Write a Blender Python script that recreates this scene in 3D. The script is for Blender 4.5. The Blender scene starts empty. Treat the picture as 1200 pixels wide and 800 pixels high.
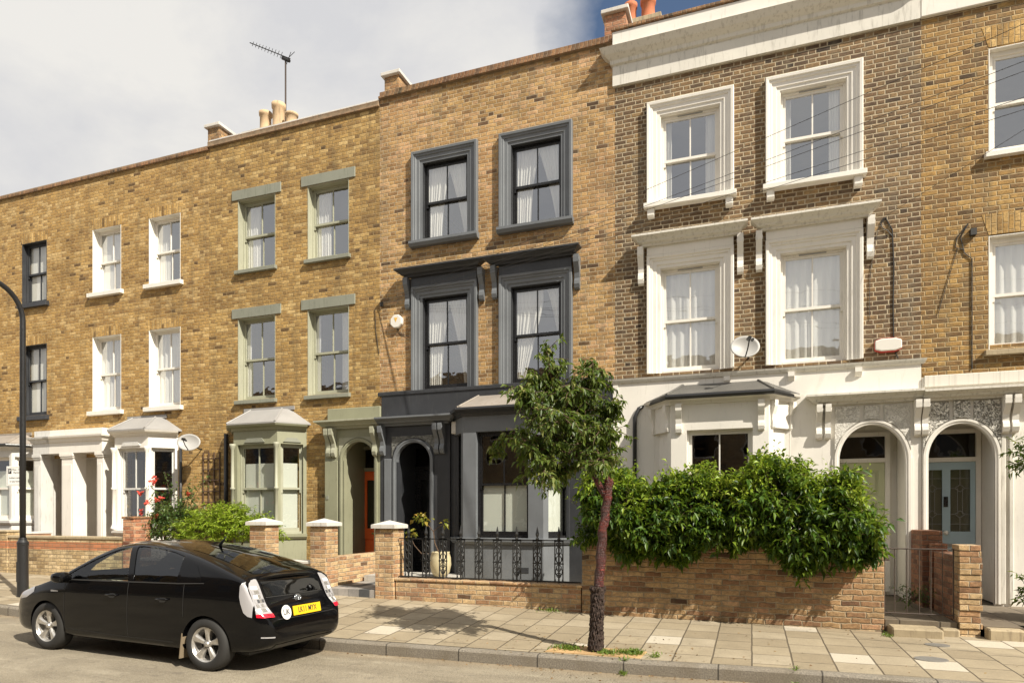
import bpy, bmesh, math, random
import numpy as np
from mathutils import Vector, Matrix
from mathutils.bvhtree import BVHTree
R = math.radians
scene = bpy.context.scene
COL = scene.collection

# ------------------------------------------------------------------ camera
cam_d = bpy.data.cameras.new("camera"); cam = bpy.data.objects.new("camera", cam_d); COL.objects.link(cam)
cam.location = (0, 0, 1.65); cam.rotation_euler = (R(90), 0, R(19.908))
cam_d.sensor_width = 36; cam_d.lens = 775/1200*36; cam_d.shift_y = 203/1200
cam_d.clip_start = .05; cam_d.clip_end = 2000
scene.camera = cam

# ------------------------------------------------------------------ sun, sky, exposure
SUN = Vector((.89, -.45, .93)).normalized()
sd = bpy.data.lights.new("sun", 'SUN'); so = bpy.data.objects.new("sun", sd); COL.objects.link(so)
sd.energy = 5.0; sd.angle = R(.55); sd.color = (1, .93, .80)
so.rotation_euler = SUN.to_track_quat('Z', 'Y').to_euler()
w = bpy.data.worlds.new("World"); scene.world = w; w.use_nodes = True
nt = w.node_tree; nt.nodes.clear()
def wn(t, **k):
    n = nt.nodes.new(t)
    for a, b in k.items(): setattr(n, a, b)
    return n
out = wn('ShaderNodeOutputWorld'); mixs = wn('ShaderNodeMixShader')
bg1 = wn('ShaderNodeBackground'); bg2 = wn('ShaderNodeBackground')
sky = wn('ShaderNodeTexSky', sky_type='NISHITA'); sky.sun_disc = False
sky.sun_elevation = R(43); sky.sun_rotation = math.atan2(.89, -.45); sky.air_density = 1.0
bg1.inputs[1].default_value = .07
nt.links.new(sky.outputs[0], bg1.inputs[0])
tc = wn('ShaderNodeTexCoord'); mp = wn('ShaderNodeMapping'); mp.inputs['Scale'].default_value = (1, 1, 1.7)
nt.links.new(tc.outputs['Generated'], mp.inputs[0])
n1 = wn('ShaderNodeTexNoise'); n1.inputs['Scale'].default_value = 2.2; n1.inputs['Detail'].default_value = 9; n1.inputs['Roughness'].default_value = .52
nt.links.new(mp.outputs[0], n1.inputs[0])
# a gap in the cloud cover lies high to the right
dv = wn('ShaderNodeVectorMath', operation='DOT_PRODUCT'); gv = Vector((0.0, 1.0, .83)).normalized()
nt.links.new(tc.outputs['Generated'], dv.inputs[0]); dv.inputs[1].default_value = gv
gp = wn('ShaderNodeMapRange'); gp.inputs[1].default_value = .955; gp.inputs[2].default_value = 1.0; gp.inputs[3].default_value = 0; gp.inputs[4].default_value = .42
nt.links.new(dv.outputs['Value'], gp.inputs[0])
sb = wn('ShaderNodeMath', operation='SUBTRACT'); nt.links.new(n1.outputs[0], sb.inputs[0]); nt.links.new(gp.outputs[0], sb.inputs[1])
cr = wn('ShaderNodeMapRange'); cr.inputs[1].default_value = .13; cr.inputs[2].default_value = .30; nt.links.new(sb.outputs[0], cr.inputs[0])
n2 = wn('ShaderNodeTexNoise'); n2.inputs['Scale'].default_value = 3.1; n2.inputs['Detail'].default_value = 10; n2.inputs['Roughness'].default_value = .6; n2.inputs['Distortion'].default_value = .3
nt.links.new(mp.outputs[0], n2.inputs[0])
rp = wn('ShaderNodeValToRGB'); e = rp.color_ramp.elements
e[0].position = .36; e[0].color = (.80, .80, .82, 1); e[1].position = .62; e[1].color = (1.0, .975, .93, 1)
nt.links.new(n2.outputs[0], rp.inputs[0]); nt.links.new(rp.outputs[0], bg2.inputs[0]); bg2.inputs[1].default_value = .56
nt.links.new(cr.outputs[0], mixs.inputs[0]); nt.links.new(bg1.outputs[0], mixs.inputs[1]); nt.links.new(bg2.outputs[0], mixs.inputs[2])
nt.links.new(mixs.outputs[0], out.inputs[0])
vs = scene.view_settings; vs.view_transform = 'Standard'; vs.look = 'None'; vs.gamma = 1; vs.use_curve_mapping = False
vs.exposure = .62

# ------------------------------------------------------------------ materials
M = {}
class NB:
    """small node builder"""
    def __init__(s, name):
        s.m = bpy.data.materials.new(name); s.m.use_nodes = True; s.t = s.m.node_tree; s.t.nodes.clear()
        s.out = s.n('ShaderNodeOutputMaterial'); M[name] = s.m
    def n(s, t, **k):
        x = s.t.nodes.new(t)
        for a, b in k.items(): setattr(x, a, b)
        return x
    def set(s, sock, v):
        if hasattr(v, 'is_linked') or isinstance(v, bpy.types.NodeSocket): s.t.links.new(v, sock)
        elif v is not None:
            try: sock.default_value = v
            except Exception: sock.default_value = (*v, 1)
    def math(s, op, a, b=0.0, c=None, clamp=False):
        x = s.n('ShaderNodeMath', operation=op, use_clamp=clamp); s.set(x.inputs[0], a); s.set(x.inputs[1], b)
        if c is not None: s.set(x.inputs[2], c)
        return x.outputs[0]
    def mix(s, f, a, b, mode='MIX'):
        x = s.n('ShaderNodeMix', data_type='RGBA', blend_type=mode); s.set(x.inputs[0], f); s.set(x.inputs[6], a if not isinstance(a, tuple) else (*a[:3], 1)); s.set(x.inputs[7], b if not isinstance(b, tuple) else (*b[:3], 1))
        return x.outputs[2]
    def noise(s, vec, scale, detail=4, rough=.5, dist=0, dim='3D'):
        x = s.n('ShaderNodeTexNoise', noise_dimensions=dim); 
        if vec is not None: s.set(x.inputs['Vector'], vec)
        x.inputs['Scale'].default_value = scale; x.inputs['Detail'].default_value = detail; x.inputs['Roughness'].default_value = rough; x.inputs['Distortion'].default_value = dist
        return x.outputs[0]
    def ramp(s, f, stops, interp='LINEAR'):
        x = s.n('ShaderNodeValToRGB'); x.color_ramp.interpolation = interp; el = x.color_ramp.elements
        while len(el) < len(stops): el.new(.5)
        for i, (p, c) in enumerate(stops): el[i].position = p; el[i].color = (*c, 1) if len(c) == 3 else c
        s.set(x.inputs[0], f); return x.outputs[0]
    def rng(s, v, a, b, c=0., d=1.):
        x = s.n('ShaderNodeMapRange'); s.set(x.inputs[0], v)
        for i, q in enumerate((a, b, c, d)): x.inputs[i+1].default_value = q
        return x.outputs[0]
    def comb(s, x_, y_, z_):
        x = s.n('ShaderNodeCombineXYZ'); s.set(x.inputs[0], x_); s.set(x.inputs[1], y_); s.set(x.inputs[2], z_); return x.outputs[0]
    def pos(s):
        return s.n('ShaderNodeNewGeometry').outputs['Position']
    def sep(s, v):
        x = s.n('ShaderNodeSeparateXYZ'); s.set(x.inputs[0], v); return x.outputs
    def scl(s, v, k):
        x = s.n('ShaderNodeVectorMath', operation='MULTIPLY'); s.set(x.inputs[0], v); x.inputs[1].default_value = k; return x.outputs[0]
    def bsdf(s, col, rough=.6, bump=None, bstr=.3, bdist=.01, **k):
        x = s.n('ShaderNodeBsdfPrincipled'); s.set(x.inputs['Base Color'], (*col[:3], 1) if isinstance(col, tuple) else col); s.set(x.inputs['Roughness'], rough)
        for a, b in k.items(): s.set(x.inputs[a.replace('_', ' ')], b)
        if bump is not None:
            bn = s.n('ShaderNodeBump'); bn.inputs['Strength'].default_value = bstr; bn.inputs['Distance'].default_value = bdist
            s.set(bn.inputs['Height'], bump); s.t.links.new(bn.outputs[0], x.inputs['Normal'])
        s.t.links.new(x.outputs[0], s.out.inputs[0]); return x

def paint(name, col, rough=.55, var=.12, bump=.15, dirt=None, dcol=(.12, .10, .07), metallic=0):
    b = NB(name); p = b.pos()
    n = b.noise(p, 1.7, 6, .6); f = b.noise(p, 38, 3, .6)
    c = b.mix(b.rng(n, .3, .7), tuple(x*(1-var) for x in col), tuple(min(1, x*(1+var*.4)) for x in col))
    if dirt:
        v = b.scl(p, (9, 9, 1.1)); d = b.noise(v, 2.4, 5, .65)
        c = b.mix(b.rng(d, .60-dirt*.2, .86-dirt*.2, 0, .75), c, dcol)
    b.bsdf(c, b.rng(f, .3, .7, rough-.08, rough+.1), bump=f, bstr=bump, bdist=.004, Metallic=metallic)

def flemish(name, stops, mortar, seed=0., blotch=(.5, .4, .2), bl=.35, stretcher=False, mw=1., rows_v=.075, rough=.85, soldier=False, tones=None, irr=1., band=None, bump=.9, per=None):
    """brick wall: Flemish bond (or stretcher bond), world placed, one random tone per brick"""
    b = NB(name); g = b.n('ShaderNodeNewGeometry'); P = b.sep(g.outputs['Position']); N = b.sep(g.outputs['Normal'])
    side = b.math('GREATER_THAN', b.math('ABSOLUTE', N[0]), .72)
    top = b.math('GREATER_THAN', b.math('ABSOLUTE', N[2]), .72)
    u = b.math('ADD', b.math('MULTIPLY', P[0], b.math('SUBTRACT', 1., side)), b.math('MULTIPLY', P[1], side))
    v = b.math('ADD', b.math('MULTIPLY', P[2], b.math('SUBTRACT', 1., top)), b.math('MULTIPLY', P[1], top))
    if soldier: u, v = v, u
    wv = b.n('ShaderNodeTexNoise'); wv.inputs['Scale'].default_value = 7; wv.inputs['Detail'].default_value = 3; b.set(wv.inputs['Vector'], g.outputs['Position'])
    W = b.sep(wv.outputs['Color'])
    u = b.math('ADD', u, b.math('MULTIPLY', b.math('SUBTRACT', W[0], .5), .018*irr)); v = b.math('ADD', v, b.math('MULTIPLY', b.math('SUBTRACT', W[1], .5), .016*irr))
    pv = b.math('DIVIDE', v, rows_v); row = b.math('FLOOR', pv); fv = b.math('FRACT', pv)
    wr = b.n('ShaderNodeTexWhiteNoise', noise_dimensions='1D'); b.set(wr.inputs['W'], row)
    per = per or (.235 if stretcher else .3375)
    up = b.math('ADD', b.math('ADD', b.math('DIVIDE', u, per), b.math('MULTIPLY', b.math('MODULO', b.math('ABSOLUTE', row), 2.), .5)), b.math('MULTIPLY', wr.outputs[0], .10*irr))
    cell = b.math('FLOOR', up); fu = b.math('FRACT', up)
    head = 0. if stretcher else b.math('GREATER_THAN', fu, .667)
    wn_ = b.n('ShaderNodeTexWhiteNoise', noise_dimensions='3D')
    b.set(wn_.inputs['Vector'], b.comb(b.math('ADD', cell, b.math('MULTIPLY', head, .5)) if not stretcher else cell, row, seed))
    r1 = wn_.outputs['Value']; rc = b.sep(wn_.outputs['Color'])
    mu = .010/per*mw
    d1 = b.math('MINIMUM', fu, b.math('SUBTRACT', 1., fu))
    if not stretcher: d1 = b.math('MINIMUM', d1, b.math('ABSOLUTE', b.math('SUBTRACT', fu, .667)))
    mh = b.rng(d1, mu*.25, mu*.95, 1, 0)
    dvv = b.math('MINIMUM', fv, b.math('SUBTRACT', 1., fv)); mvv = b.rng(dvv, .03*mw, .12*mw, 1, 0)
    mort = b.math('MAXIMUM', mh, mvv)
    fine = b.noise(g.outputs['Position'], 60, 4, .65); mid = b.noise(g.outputs['Position'], 9, 4, .6); big = b.noise(g.outputs['Position'], .55, 5, .62)
    sel = b.math('ADD', b.math('MULTIPLY', r1, .78), b.math('MULTIPLY', b.math('SUBTRACT', mid, .5), .22))
    if tones: sel = b.math('ADD', sel, b.math('MULTIPLY', b.math('SUBTRACT', big, .5), tones))
    col = b.ramp(b.math('ADD', sel, .11), stops)
    col = b.mix(b.rng(rc[1], .97, .98), col, tuple(x*.60 for x in stops[0][1]))
    col = b.mix(b.rng(big, .42, .72, 0, bl), col, blotch)
    col = b.mix(1., col, b.ramp(fine, [(.25, (.66, .66, .66)), (.75, (1.22, 1.2, 1.15))]), 'MULTIPLY')
    pat = b.noise(b.scl(g.outputs['Position'], (17, 17, 30)), 1., 5, .7); col = b.mix(1., col, b.ramp(pat, [(.32, (.62, .60, .57)), (.5, (1, 1, 1)), (.68, (1.30, 1.30, 1.28))]), 'MULTIPLY')
    soot = b.noise(b.scl(g.outputs['Position'], (.9, .9, 1.3)), 1., 6, .7); col = b.mix(1., col, b.ramp(soot, [(.34, (.66, .63, .58)), (.52, (1, 1, 1)), (.7, (1.12, 1.12, 1.10))]), 'MULTIPLY')
    if band:
        z0, z1, bc = band
        inb = b.math('MULTIPLY', b.math('GREATER_THAN', P[2], z0), b.math('LESS_THAN', P[2], z1)); col = b.mix(b.math('MULTIPLY', inb, .9), col, b.mix(r1, bc, tuple(x*.65 for x in bc)))
    mcol = b.mix(b.rng(mid, .35, .7), mortar, tuple(x*.62 for x in mortar))
    col = b.mix(b.math('MULTIPLY', mort, .92), col, mcol)
    st = b.noise(b.scl(g.outputs['Position'], (3.5, 3.5, .5)), 1.6, 5, .6)
    col = b.mix(b.rng(st, .50, .76, 0, .55), col, tuple(x*.34 for x in mortar))
    h = b.math('ADD', b.math('MULTIPLY', b.math('SUBTRACT', 1., mort), 1.), b.math('ADD', b.math('MULTIPLY', fine, .5), b.math('MULTIPLY', rc[2], .5)))
    b.bsdf(col, rough, bump=h, bstr=bump, bdist=.008)

Y1, Y2, Y3, Y4 = (.22, .125, .048), (.36, .215, .072), (.46, .290, .100), (.62, .45, .22)
flemish('brick_ochre', [(0, Y1), (.22, Y2), (.62, Y3), (1, Y4)], (.44, .31, .15), 1., (.42, .25, .07), .30, tones=.35)
flemish('brick_ochre_dark', [(0, (.10, .06, .03)), (.3, (.22, .135, .055)), (.7, (.34, .21, .08)), (1, (.44, .29, .13))], (.44, .34, .20), 2., (.2, .13, .05), .3, mw=1.15, tones=.3)
flemish('brick_sage_house', [(0, (.18, .105, .042)), (.22, (.32, .195, .068)), (.65, (.44, .280, .095)), (1, (.62, .46, .22))], (.40, .28, .13), 3., (.36, .22, .07), .35, tones=.4)
flemish('brick_buff_pink', [(0, (.15, .085, .04)), (.3, (.36, .215, .085)), (.65, (.50, .32, .13)), (.88, (.56, .35, .19)), (1, (.66, .48, .28))], (.56, .45, .29), 4., (.48, .26, .13), .45, tones=.25)
flemish('brick_brown', [(0, (.06, .036, .022)), (.35, (.135, .080, .040)), (.75, (.22, .135, .062)), (1, (.36, .24, .11))], (.53, .44, .30), 5., (.22, .14, .07), .3, mw=1.45, tones=.3)
flemish('brick_brown_ochre', [(0, (.09, .05, .022)), (.35, (.22, .125, .045)), (.75, (.36, .21, .065)), (1, (.50, .33, .12))], (.50, .38, .21), 6., (.34, .2, .06), .4, mw=1.25, tones=.35)
flemish('brick_soldier_ochre', [(0, (.30, .17, .05)), (.5, (.50, .31, .10)), (1, (.64, .44, .19))], (.40, .29, .15), 7., (.45, .28, .1), .2, stretcher=True, soldier=True)
flemish('brick_garden_warm', [(0, (.20, .11, .06)), (.25, (.42, .24, .13)), (.6, (.52, .36, .19)), (1, (.66, .50, .30))], (.50, .42, .30), 8., (.50, .25, .15), .4, stretcher=True, irr=1.7, tones=.3, bump=1.)
flemish('brick_garden_brown', [(0, (.13, .065, .035)), (.25, (.27, .15, .08)), (.55, (.40, .26, .13)), (.8, (.47, .33, .18)), (1, (.50, .24, .15))], (.36, .29, .19), 9., (.36, .19, .10), .45, stretcher=True, irr=3.0, mw=1.3, tones=.6, bump=1.)
flemish('brick_striped', [(0, (.36, .25, .13)), (.4, (.54, .41, .23)), (1, (.68, .54, .34))], (.30, .22, .14), 10., (.6, .4, .2), .15, stretcher=True, band=(.93, 1.09, (.55, .20, .09)), irr=.8)
flemish('brick_red', [(0, (.24, .09, .05)), (.4, (.46, .20, .11)), (1, (.60, .34, .20))], (.44, .34, .24), 11., (.45, .3, .15), .25, stretcher=True, irr=1.4)
flemish('brick_divider', [(0, (.10, .04, .025)), (.4, (.24, .10, .055)), (1, (.36, .17, .09))], (.22, .16, .11), 14., (.2, .12, .07), .4, stretcher=True, irr=2.)
flemish('brick_stack', [(0, (.16, .09, .05)), (.4, (.36, .20, .09)), (1, (.50, .32, .15))], (.34, .27, .18), 12., (.3, .2, .1), .3, irr=1.5)
flemish('brick_on_edge', [(0, (.10, .06, .04)), (.5, (.28, .14, .07)), (1, (.40, .22, .11))], (.30, .22, .14), 13., (.2, .16, .07), .5, stretcher=True, rows_v=.6, irr=.5, per=.078, mw=1.)

paint('white_paint', (.78, .745, .68), .5, .07, .25, dirt=.09, dcol=(.45, .41, .34))
paint('white_dirty', (.68, .65, .58), .6, .12, .2, dirt=.32, dcol=(.22, .20, .16))
paint('white_clean', (.80, .775, .71), .4, .04, .05)
paint('white_grey', (.62, .61, .58), .55, .08, .1, dirt=.2)
paint('charcoal_paint', (.036, .038, .043), .45, .3, .25, dirt=.25, dcol=(.075, .075, .072))
paint('slate_paint', (.150, .160, .172), .5, .18, .15, dirt=.15, dcol=(.09, .09, .09))
paint('black_paint', (.012, .012, .013), .3, .1, .05)
paint('sage_paint', (.275, .275, .185), .55, .12, .12, dirt=.2, dcol=(.13, .13, .08))
paint('sage_light', (.36, .36, .27), .55, .1, .1, dirt=.2, dcol=(.16, .15, .10))
paint('sage_grey', (.245, .25, .20), .6, .12, .15, dirt=.3, dcol=(.11, .12, .08))
paint('door_orange', (.85, .15, .03), .4, .08, .05)
paint('door_green', (.50, .52, .33), .42, .06, .05)
paint('door_blue', (.38, .50, .56), .4, .06, .05)
paint('door_white', (.74, .72, .66), .45, .06, .05)
paint('stone_cap', (.62, .59, .54), .75, .15, .4, dirt=.35, dcol=(.3, .28, .24))
paint('stone_step', (.42, .34, .22), .85, .3, .6, dirt=.5, dcol=(.16, .12, .08))
paint('lead', (.115, .11, .10), .55, .3, .8, dirt=.4, dcol=(.14, .13, .11))
paint('lead_light', (.31, .30, .29), .55, .15, .2, dirt=.3, dcol=(.3, .28, .25))
paint('slate_tiles', (.29, .255, .22), .8, .25, .4, dirt=.5, dcol=(.2, .15, .1))
paint('flashing', (.66, .64, .60), .6, .12, .2, dirt=.3, dcol=(.3, .27, .22))
paint('terracotta', (.50, .16, .07), .8, .15, .2, dirt=.3)
paint('pot_buff', (.56, .40, .24), .8, .15, .2, dirt=.4)
paint('iron_black', (.018, .018, .018), .42, .3, .3)
paint('iron_rust', (.07, .05, .04), .7, .3, .3)
paint('pipe_black', (.02, .02, .021), .35, .2, .1)
paint('dish_grey', (.36, .35, .335), .5, .06, .05)
paint('metal_grey', (.35, .34, .32), .45, .1, .1, metallic=.6)
paint('plastic_white', (.75, .72, .66), .4, .05, .03)
paint('plastic_red', (.5, .04, .03), .4, .05, .03)
paint('plastic_orange', (.75, .45, .08), .4, .05, .03)
paint('interior', (.10, .09, .08), .9, .2, .1)
paint('roof_dark', (.14, .13, .13), .8, .2, .2)
paint('tile_black', (.07, .075, .08), .35, .3, .1)
paint('cable', (.03, .028, .026), .6, .1, .05)
paint('planter', (.52, .45, .28), .45, .12, .1)
paint('wood_dark', (.11, .065, .04), .7, .2, .2)
paint('wood_bare', (.30, .17, .08), .7, .2, .2)
paint('earth', (.16, .11, .06), .95, .4, .8)
paint('wood_chip', (.50, .32, .15), .9, .4, .9)
paint('brass', (.55, .40, .15), .3, .05, .02, metallic=.9)
paint('text_dark', (.03, .03, .035), .5, .02, .02)

def simple(name, col, rough=.5, **k):
    b = NB(name); b.bsdf(col, rough, **k)
simple('sign_white', (.78, .77, .74), .35); simple('plate_yellow', (.80, .50, .02), .35); simple('chrome', (.75, .75, .76), .15, Metallic=1.)
simple('car_black', (.003, .003, .0035), .12, Coat_Weight=.3, Coat_Roughness=.02, Specular_IOR_Level=.16)
simple('car_trim', (.012, .012, .012), .45); simple('rubber', (.022, .021, .02), .75); simple('tyre_dirty', (.055, .05, .045), .85)
b = NB('alloy'); b.bsdf(b.mix(b.rng(b.noise(b.pos(), 22, 4), .35, .7), (.50, .48, .45), (.66, .64, .61)), .32, Metallic=.75)
simple('lamp_clear', (.36, .35, .36), .12, Coat_Weight=1.); simple('lamp_red', (.55, .01, .03), .15, Coat_Weight=1.); simple('lamp_dark', (.08, .08, .085), .2, Coat_Weight=1.)
simple('seat_fabric', (.05, .048, .045), .9); simple('emblem', (.55, .58, .62), .2, Metallic=.9); simple('mud_flap', (.22, .17, .11), .9)
simple('frosted', (.66, .68, .62), .35)

def glass(name, tint, refl, base=None, rough=.015):
    b = NB(name); tr = b.n('ShaderNodeBsdfTransparent'); tr.inputs[0].default_value = (*tint, 1)
    gl = b.n('ShaderNodeBsdfGlossy'); gl.inputs['Roughness'].default_value = rough; gl.inputs[0].default_value = (.95, .97, 1, 1)
    wv = b.noise(b.pos(), 2.3, 2, .5); bn = b.n('ShaderNodeBump'); bn.inputs['Strength'].default_value = .12; bn.inputs['Distance'].default_value = .03
    b.set(bn.inputs['Height'], wv); b.t.links.new(bn.outputs[0], gl.inputs['Normal'])
    ge = b.n('ShaderNodeNewGeometry'); dt = b.n('ShaderNodeVectorMath', operation='DOT_PRODUCT'); b.set(dt.inputs[0], ge.outputs['Incoming']); b.set(dt.inputs[1], ge.outputs['Normal'])
    f = b.math('ADD', b.math('MULTIPLY', b.math('POWER', b.math('SUBTRACT', 1., b.math('ABSOLUTE', dt.outputs['Value'])), 5.), .9), refl+.06, clamp=True)
    mx = b.n('ShaderNodeMixShader'); b.set(mx.inputs[0], f); b.t.links.new(tr.outputs[0], mx.inputs[1]); b.t.links.new(gl.outputs[0], mx.inputs[2])
    b.t.links.new(mx.outputs[0], b.out.inputs[0])
glass('window_glass', (.92, .93, .92), .27)
glass('window_glass_low', (.92, .93, .91), .08)
glass('door_glass', (.35, .36, .30), .04, rough=.12)
glass('fanlight_glass', (.12, .11, .09), .0)
glass('car_glass', (.86, .89, .82), .0); glass('car_glass_dark', (.05, .05, .055), .02)

b = NB('curtain'); p = b.pos(); f = b.noise(b.scl(p, (1, 1, .25)), 14, 3)
df = b.n('ShaderNodeBsdfDiffuse'); tl = b.n('ShaderNodeBsdfTranslucent'); cc = b.mix(f, (.84, .82, .77), (.92, .90, .86)); b.set(df.inputs[0], cc); b.set(tl.inputs[0], cc)
mx = b.n('ShaderNodeMixShader'); mx.inputs[0].default_value = .1; b.t.links.new(df.outputs[0], mx.inputs[1]); b.t.links.new(tl.outputs[0], mx.inputs[2]); b.t.links.new(mx.outputs[0], b.out.inputs[0])

def leafmat(name, stops, tl=.35, rough=.42, spec=.4):
    b = NB(name); g = b.n('ShaderNodeNewGeometry'); r = g.outputs['Random Per Island']
    c = b.ramp(r, stops); pn = b.noise(g.outputs['Position'], 2.2, 3); c = b.mix(b.rng(pn, .35, .7, 0, .45), c, stops[0][1])
    x = b.n('ShaderNodeBsdfPrincipled'); b.set(x.inputs['Base Color'], c); x.inputs['Roughness'].default_value = rough; x.inputs['Specular IOR Level'].default_value = spec
    t = b.n('ShaderNodeBsdfTranslucent'); b.set(t.inputs[0], b.mix(.35, c, (.30, .42, .03)))
    mx = b.n('ShaderNodeMixShader'); mx.inputs[0].default_value = tl; b.t.links.new(x.outputs[0], mx.inputs[1]); b.t.links.new(t.outputs[0], mx.inputs[2]); b.t.links.new(mx.outputs[0], b.out.inputs[0])
leafmat('leaf_cherry', [(0, (.045, .08, .015)), (.5, (.10, .15, .026)), (.85, (.17, .21, .05)), (1, (.26, .25, .07))])
leafmat('leaf_hedge', [(0, (.022, .055, .008)), (.5, (.06, .13, .012)), (.85, (.15, .24, .022)), (1, (.27, .34, .04))])
leafmat('leaf_hedge_tip', [(0, (.15, .24, .02)), (.6, (.28, .38, .03)), (1, (.40, .46, .06))])
leafmat('leaf_lime', [(0, (.16, .25, .02)), (.5, (.29, .40, .03)), (1, (.40, .48, .05))], .4)
leafmat('leaf_rose', [(0, (.03, .07, .02)), (.5, (.07, .13, .03)), (1, (.16, .20, .05))])
leafmat('leaf_weed', [(0, (.10, .17, .03)), (1, (.22, .30, .05))])
leafmat('leaf_autumn', [(0, (.16, .20, .03)), (.6, (.32, .28, .04)), (1, (.45, .25, .05))])
leafmat('leaf_litter', [(0, (.10, .05, .02)), (.6, (.26, .14, .05)), (1, (.36, .25, .10))], .1)
leafmat('petal_red', [(0, (.55, .04, .03)), (1, (.75, .12, .09))], .2)

b = NB('bark_red'); p = b.pos(); S_ = b.sep(p); rg = b.noise(b.scl(p, (3, 3, 26)), 2.2, 5, .7, 1.2)
c = b.ramp(rg, [(.34, (.018, .007, .007)), (.47, (.07, .014, .012)), (.58, (.17, .025, .018)), (.68, (.26, .055, .038)), (.78, (.34, .22, .17))])
c = b.mix(b.rng(b.noise(p, 6, 4), .40, .62, 0, .8), c, (.035, .014, .011))
b.bsdf(c, .34, bump=b.math('ADD', rg, b.noise(p, 40, 3)), bstr=1., bdist=.02)
b = NB('bark_dark'); p = b.pos(); n = b.noise(p, 26, 6, .7); b.bsdf(b.mix(b.rng(n, .35, .7), (.015, .008, .006), (.075, .045, .032)), .8, bump=n, bstr=1, bdist=.03)
b = NB('bark_brown'); p = b.pos(); n = b.noise(p, 26, 6, .7); b.bsdf(b.mix(b.rng(n, .35, .7), (.06, .035, .02), (.16, .10, .06)), .8, bump=n, bstr=1, bdist=.02)

# asphalt
b = NB('asphalt'); p = b.pos(); n1_ = b.noise(p, 95, 3, .7); n2_ = b.noise(p, 1.1, 6, .62); n3_ = b.noise(b.scl(p, (.35, 2.2, 1)), 1.4, 5, .6)
vo = b.n('ShaderNodeTexVoronoi', feature='F1'); vo.inputs['Scale'].default_value = 42; b.set(vo.inputs['Vector'], p)
c = b.mix(b.rng(n2_, .32, .68), (.225, .190, .135), (.325, .280, .205)); c = b.mix(b.rng(n3_, .5, .7, 0, .5), c, (.15, .125, .09))
c = b.mix(b.rng(vo.outputs['Distance'], .0, .45, .55, 0), c, (.44, .40, .33)); c = b.mix(b.rng(n1_, .52, .7, 0, .7), c, (.10, .085, .065))
S_ = b.sep(p)
ed = b.math('ADD', S_[1], b.math('MULTIPLY', b.noise(p, 3.5, 4), .35)); c = b.mix(b.rng(ed, 7.0, 7.35, 0, .6), c, (.26, .19, .11))
oil = b.noise(p, .8, 4, .6, .6); c = b.mix(b.rng(oil, .54, .66, 0, .4), c, (.16, .135, .10)); lt = b.noise(b.scl(p, (.5, 1.6, 1)), 2.1, 5, .7); c = b.mix(b.rng(lt, .56, .7, 0, .5), c, (.42, .37, .28)); dk = b.noise(p, 14, 5, .7); c = b.mix(b.rng(dk, .58, .70, 0, .45), c, (.13, .11, .085)); c = b.mix(b.rng(b.noise(p, 4.5, 3, .5, 2.), .635, .65, 0, .35), c, (.12, .10, .08))
b.bsdf(c, .85, bump=b.math('ADD', n1_, vo.outputs['Distance']), bstr=.8, bdist=.01)

# flagstones
def flags(name, wx, wy, stops, joint, bright=.95, seed=0., jw=.008, flip=False):
    b = NB(name); p = b.pos(); S_ = b.sep(p)
    wv = b.n('ShaderNodeTexNoise'); wv.inputs['Scale'].default_value = 2.5; b.set(wv.inputs['Vector'], p); W = b.sep(wv.outputs['Color'])
    u = b.math('ADD', S_[0], b.math('MULTIPLY', b.math('SUBTRACT', W[0], .5), .016)); v = b.math('ADD', S_[1], b.math('MULTIPLY', b.math('SUBTRACT', W[1], .5), .02))
    if flip: u, v = v, u
    pu = b.math('DIVIDE', u, wx); r = b.math('FLOOR', pu); fu = b.math('FRACT', pu)
    wr = b.n('ShaderNodeTexWhiteNoise', noise_dimensions='1D'); b.set(wr.inputs['W'], r)
    pv = b.math('ADD', b.math('DIVIDE', v, wy), wr.outputs[0]); c_ = b.math('FLOOR', pv); fv = b.math('FRACT', pv)
    wn_ = b.n('ShaderNodeTexWhiteNoise', noise_dimensions='3D'); b.set(wn_.inputs['Vector'], b.comb(r, c_, seed)); rv = wn_.outputs['Value']; rc = b.sep(wn_.outputs['Color'])
    col = b.ramp(rv, stops); n = b.noise(p, 2.6, 6, .65); f = b.noise(p, 45, 4, .7)
    col = b.mix(b.rng(n, .35, .7, 0, .45), col, tuple(x*.62 for x in stops[0][1]))
    col = b.mix(b.math('MULTIPLY', b.math('GREATER_THAN', rc[0], bright), .75), col, (.52, .475, .39))
    col = b.mix(1., col, b.ramp(f, [(.25, (.8, .8, .8)), (.75, (1.12, 1.1, 1.08))]), 'MULTIPLY')
    du = b.math('MULTIPLY', b.math('MINIMUM', fu, b.math('SUBTRACT', 1., fu)), wx); dv_ = b.math('MULTIPLY', b.math('MINIMUM', fv, b.math('SUBTRACT', 1., fv)), wy)
    jt = b.math('MAXIMUM', b.rng(du, jw*.6, jw*1.5, 1, 0), b.rng(dv_, jw*.6, jw*1.5, 1, 0))
    col = b.mix(b.math('MULTIPLY', jt, .85), col, joint)
    sp = b.noise(p, 11, 5, .75); col = b.mix(b.rng(sp, .66, .74, 0, .5), col, (.12, .09, .06))
    h = b.math('SUBTRACT', b.math('ADD', b.math('MULTIPLY', f, .25), b.math('MULTIPLY', rc[1], .9)), b.math('MULTIPLY', jt, 1.6))
    b.bsdf(col, .8, bump=h, bstr=.6, bdist=.008)
flags('flagstone', .405, .45, [(0, (.275, .225, .150)), (.5, (.345, .288, .198)), (1, (.395, .34, .25))], (.09, .07, .045), .955)
flags('path_stone', .45, .6, [(0, (.13, .105, .075)), (1, (.22, .18, .13))], (.05, .04, .03), 2)
flags('path_tiles', .21, .21, [(0, (.06, .065, .07)), (.5, (.13, .13, .13)), (.52, (.34, .32, .30)), (1, (.40, .37, .34))], (.2, .19, .17), 2, jw=.004)
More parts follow.
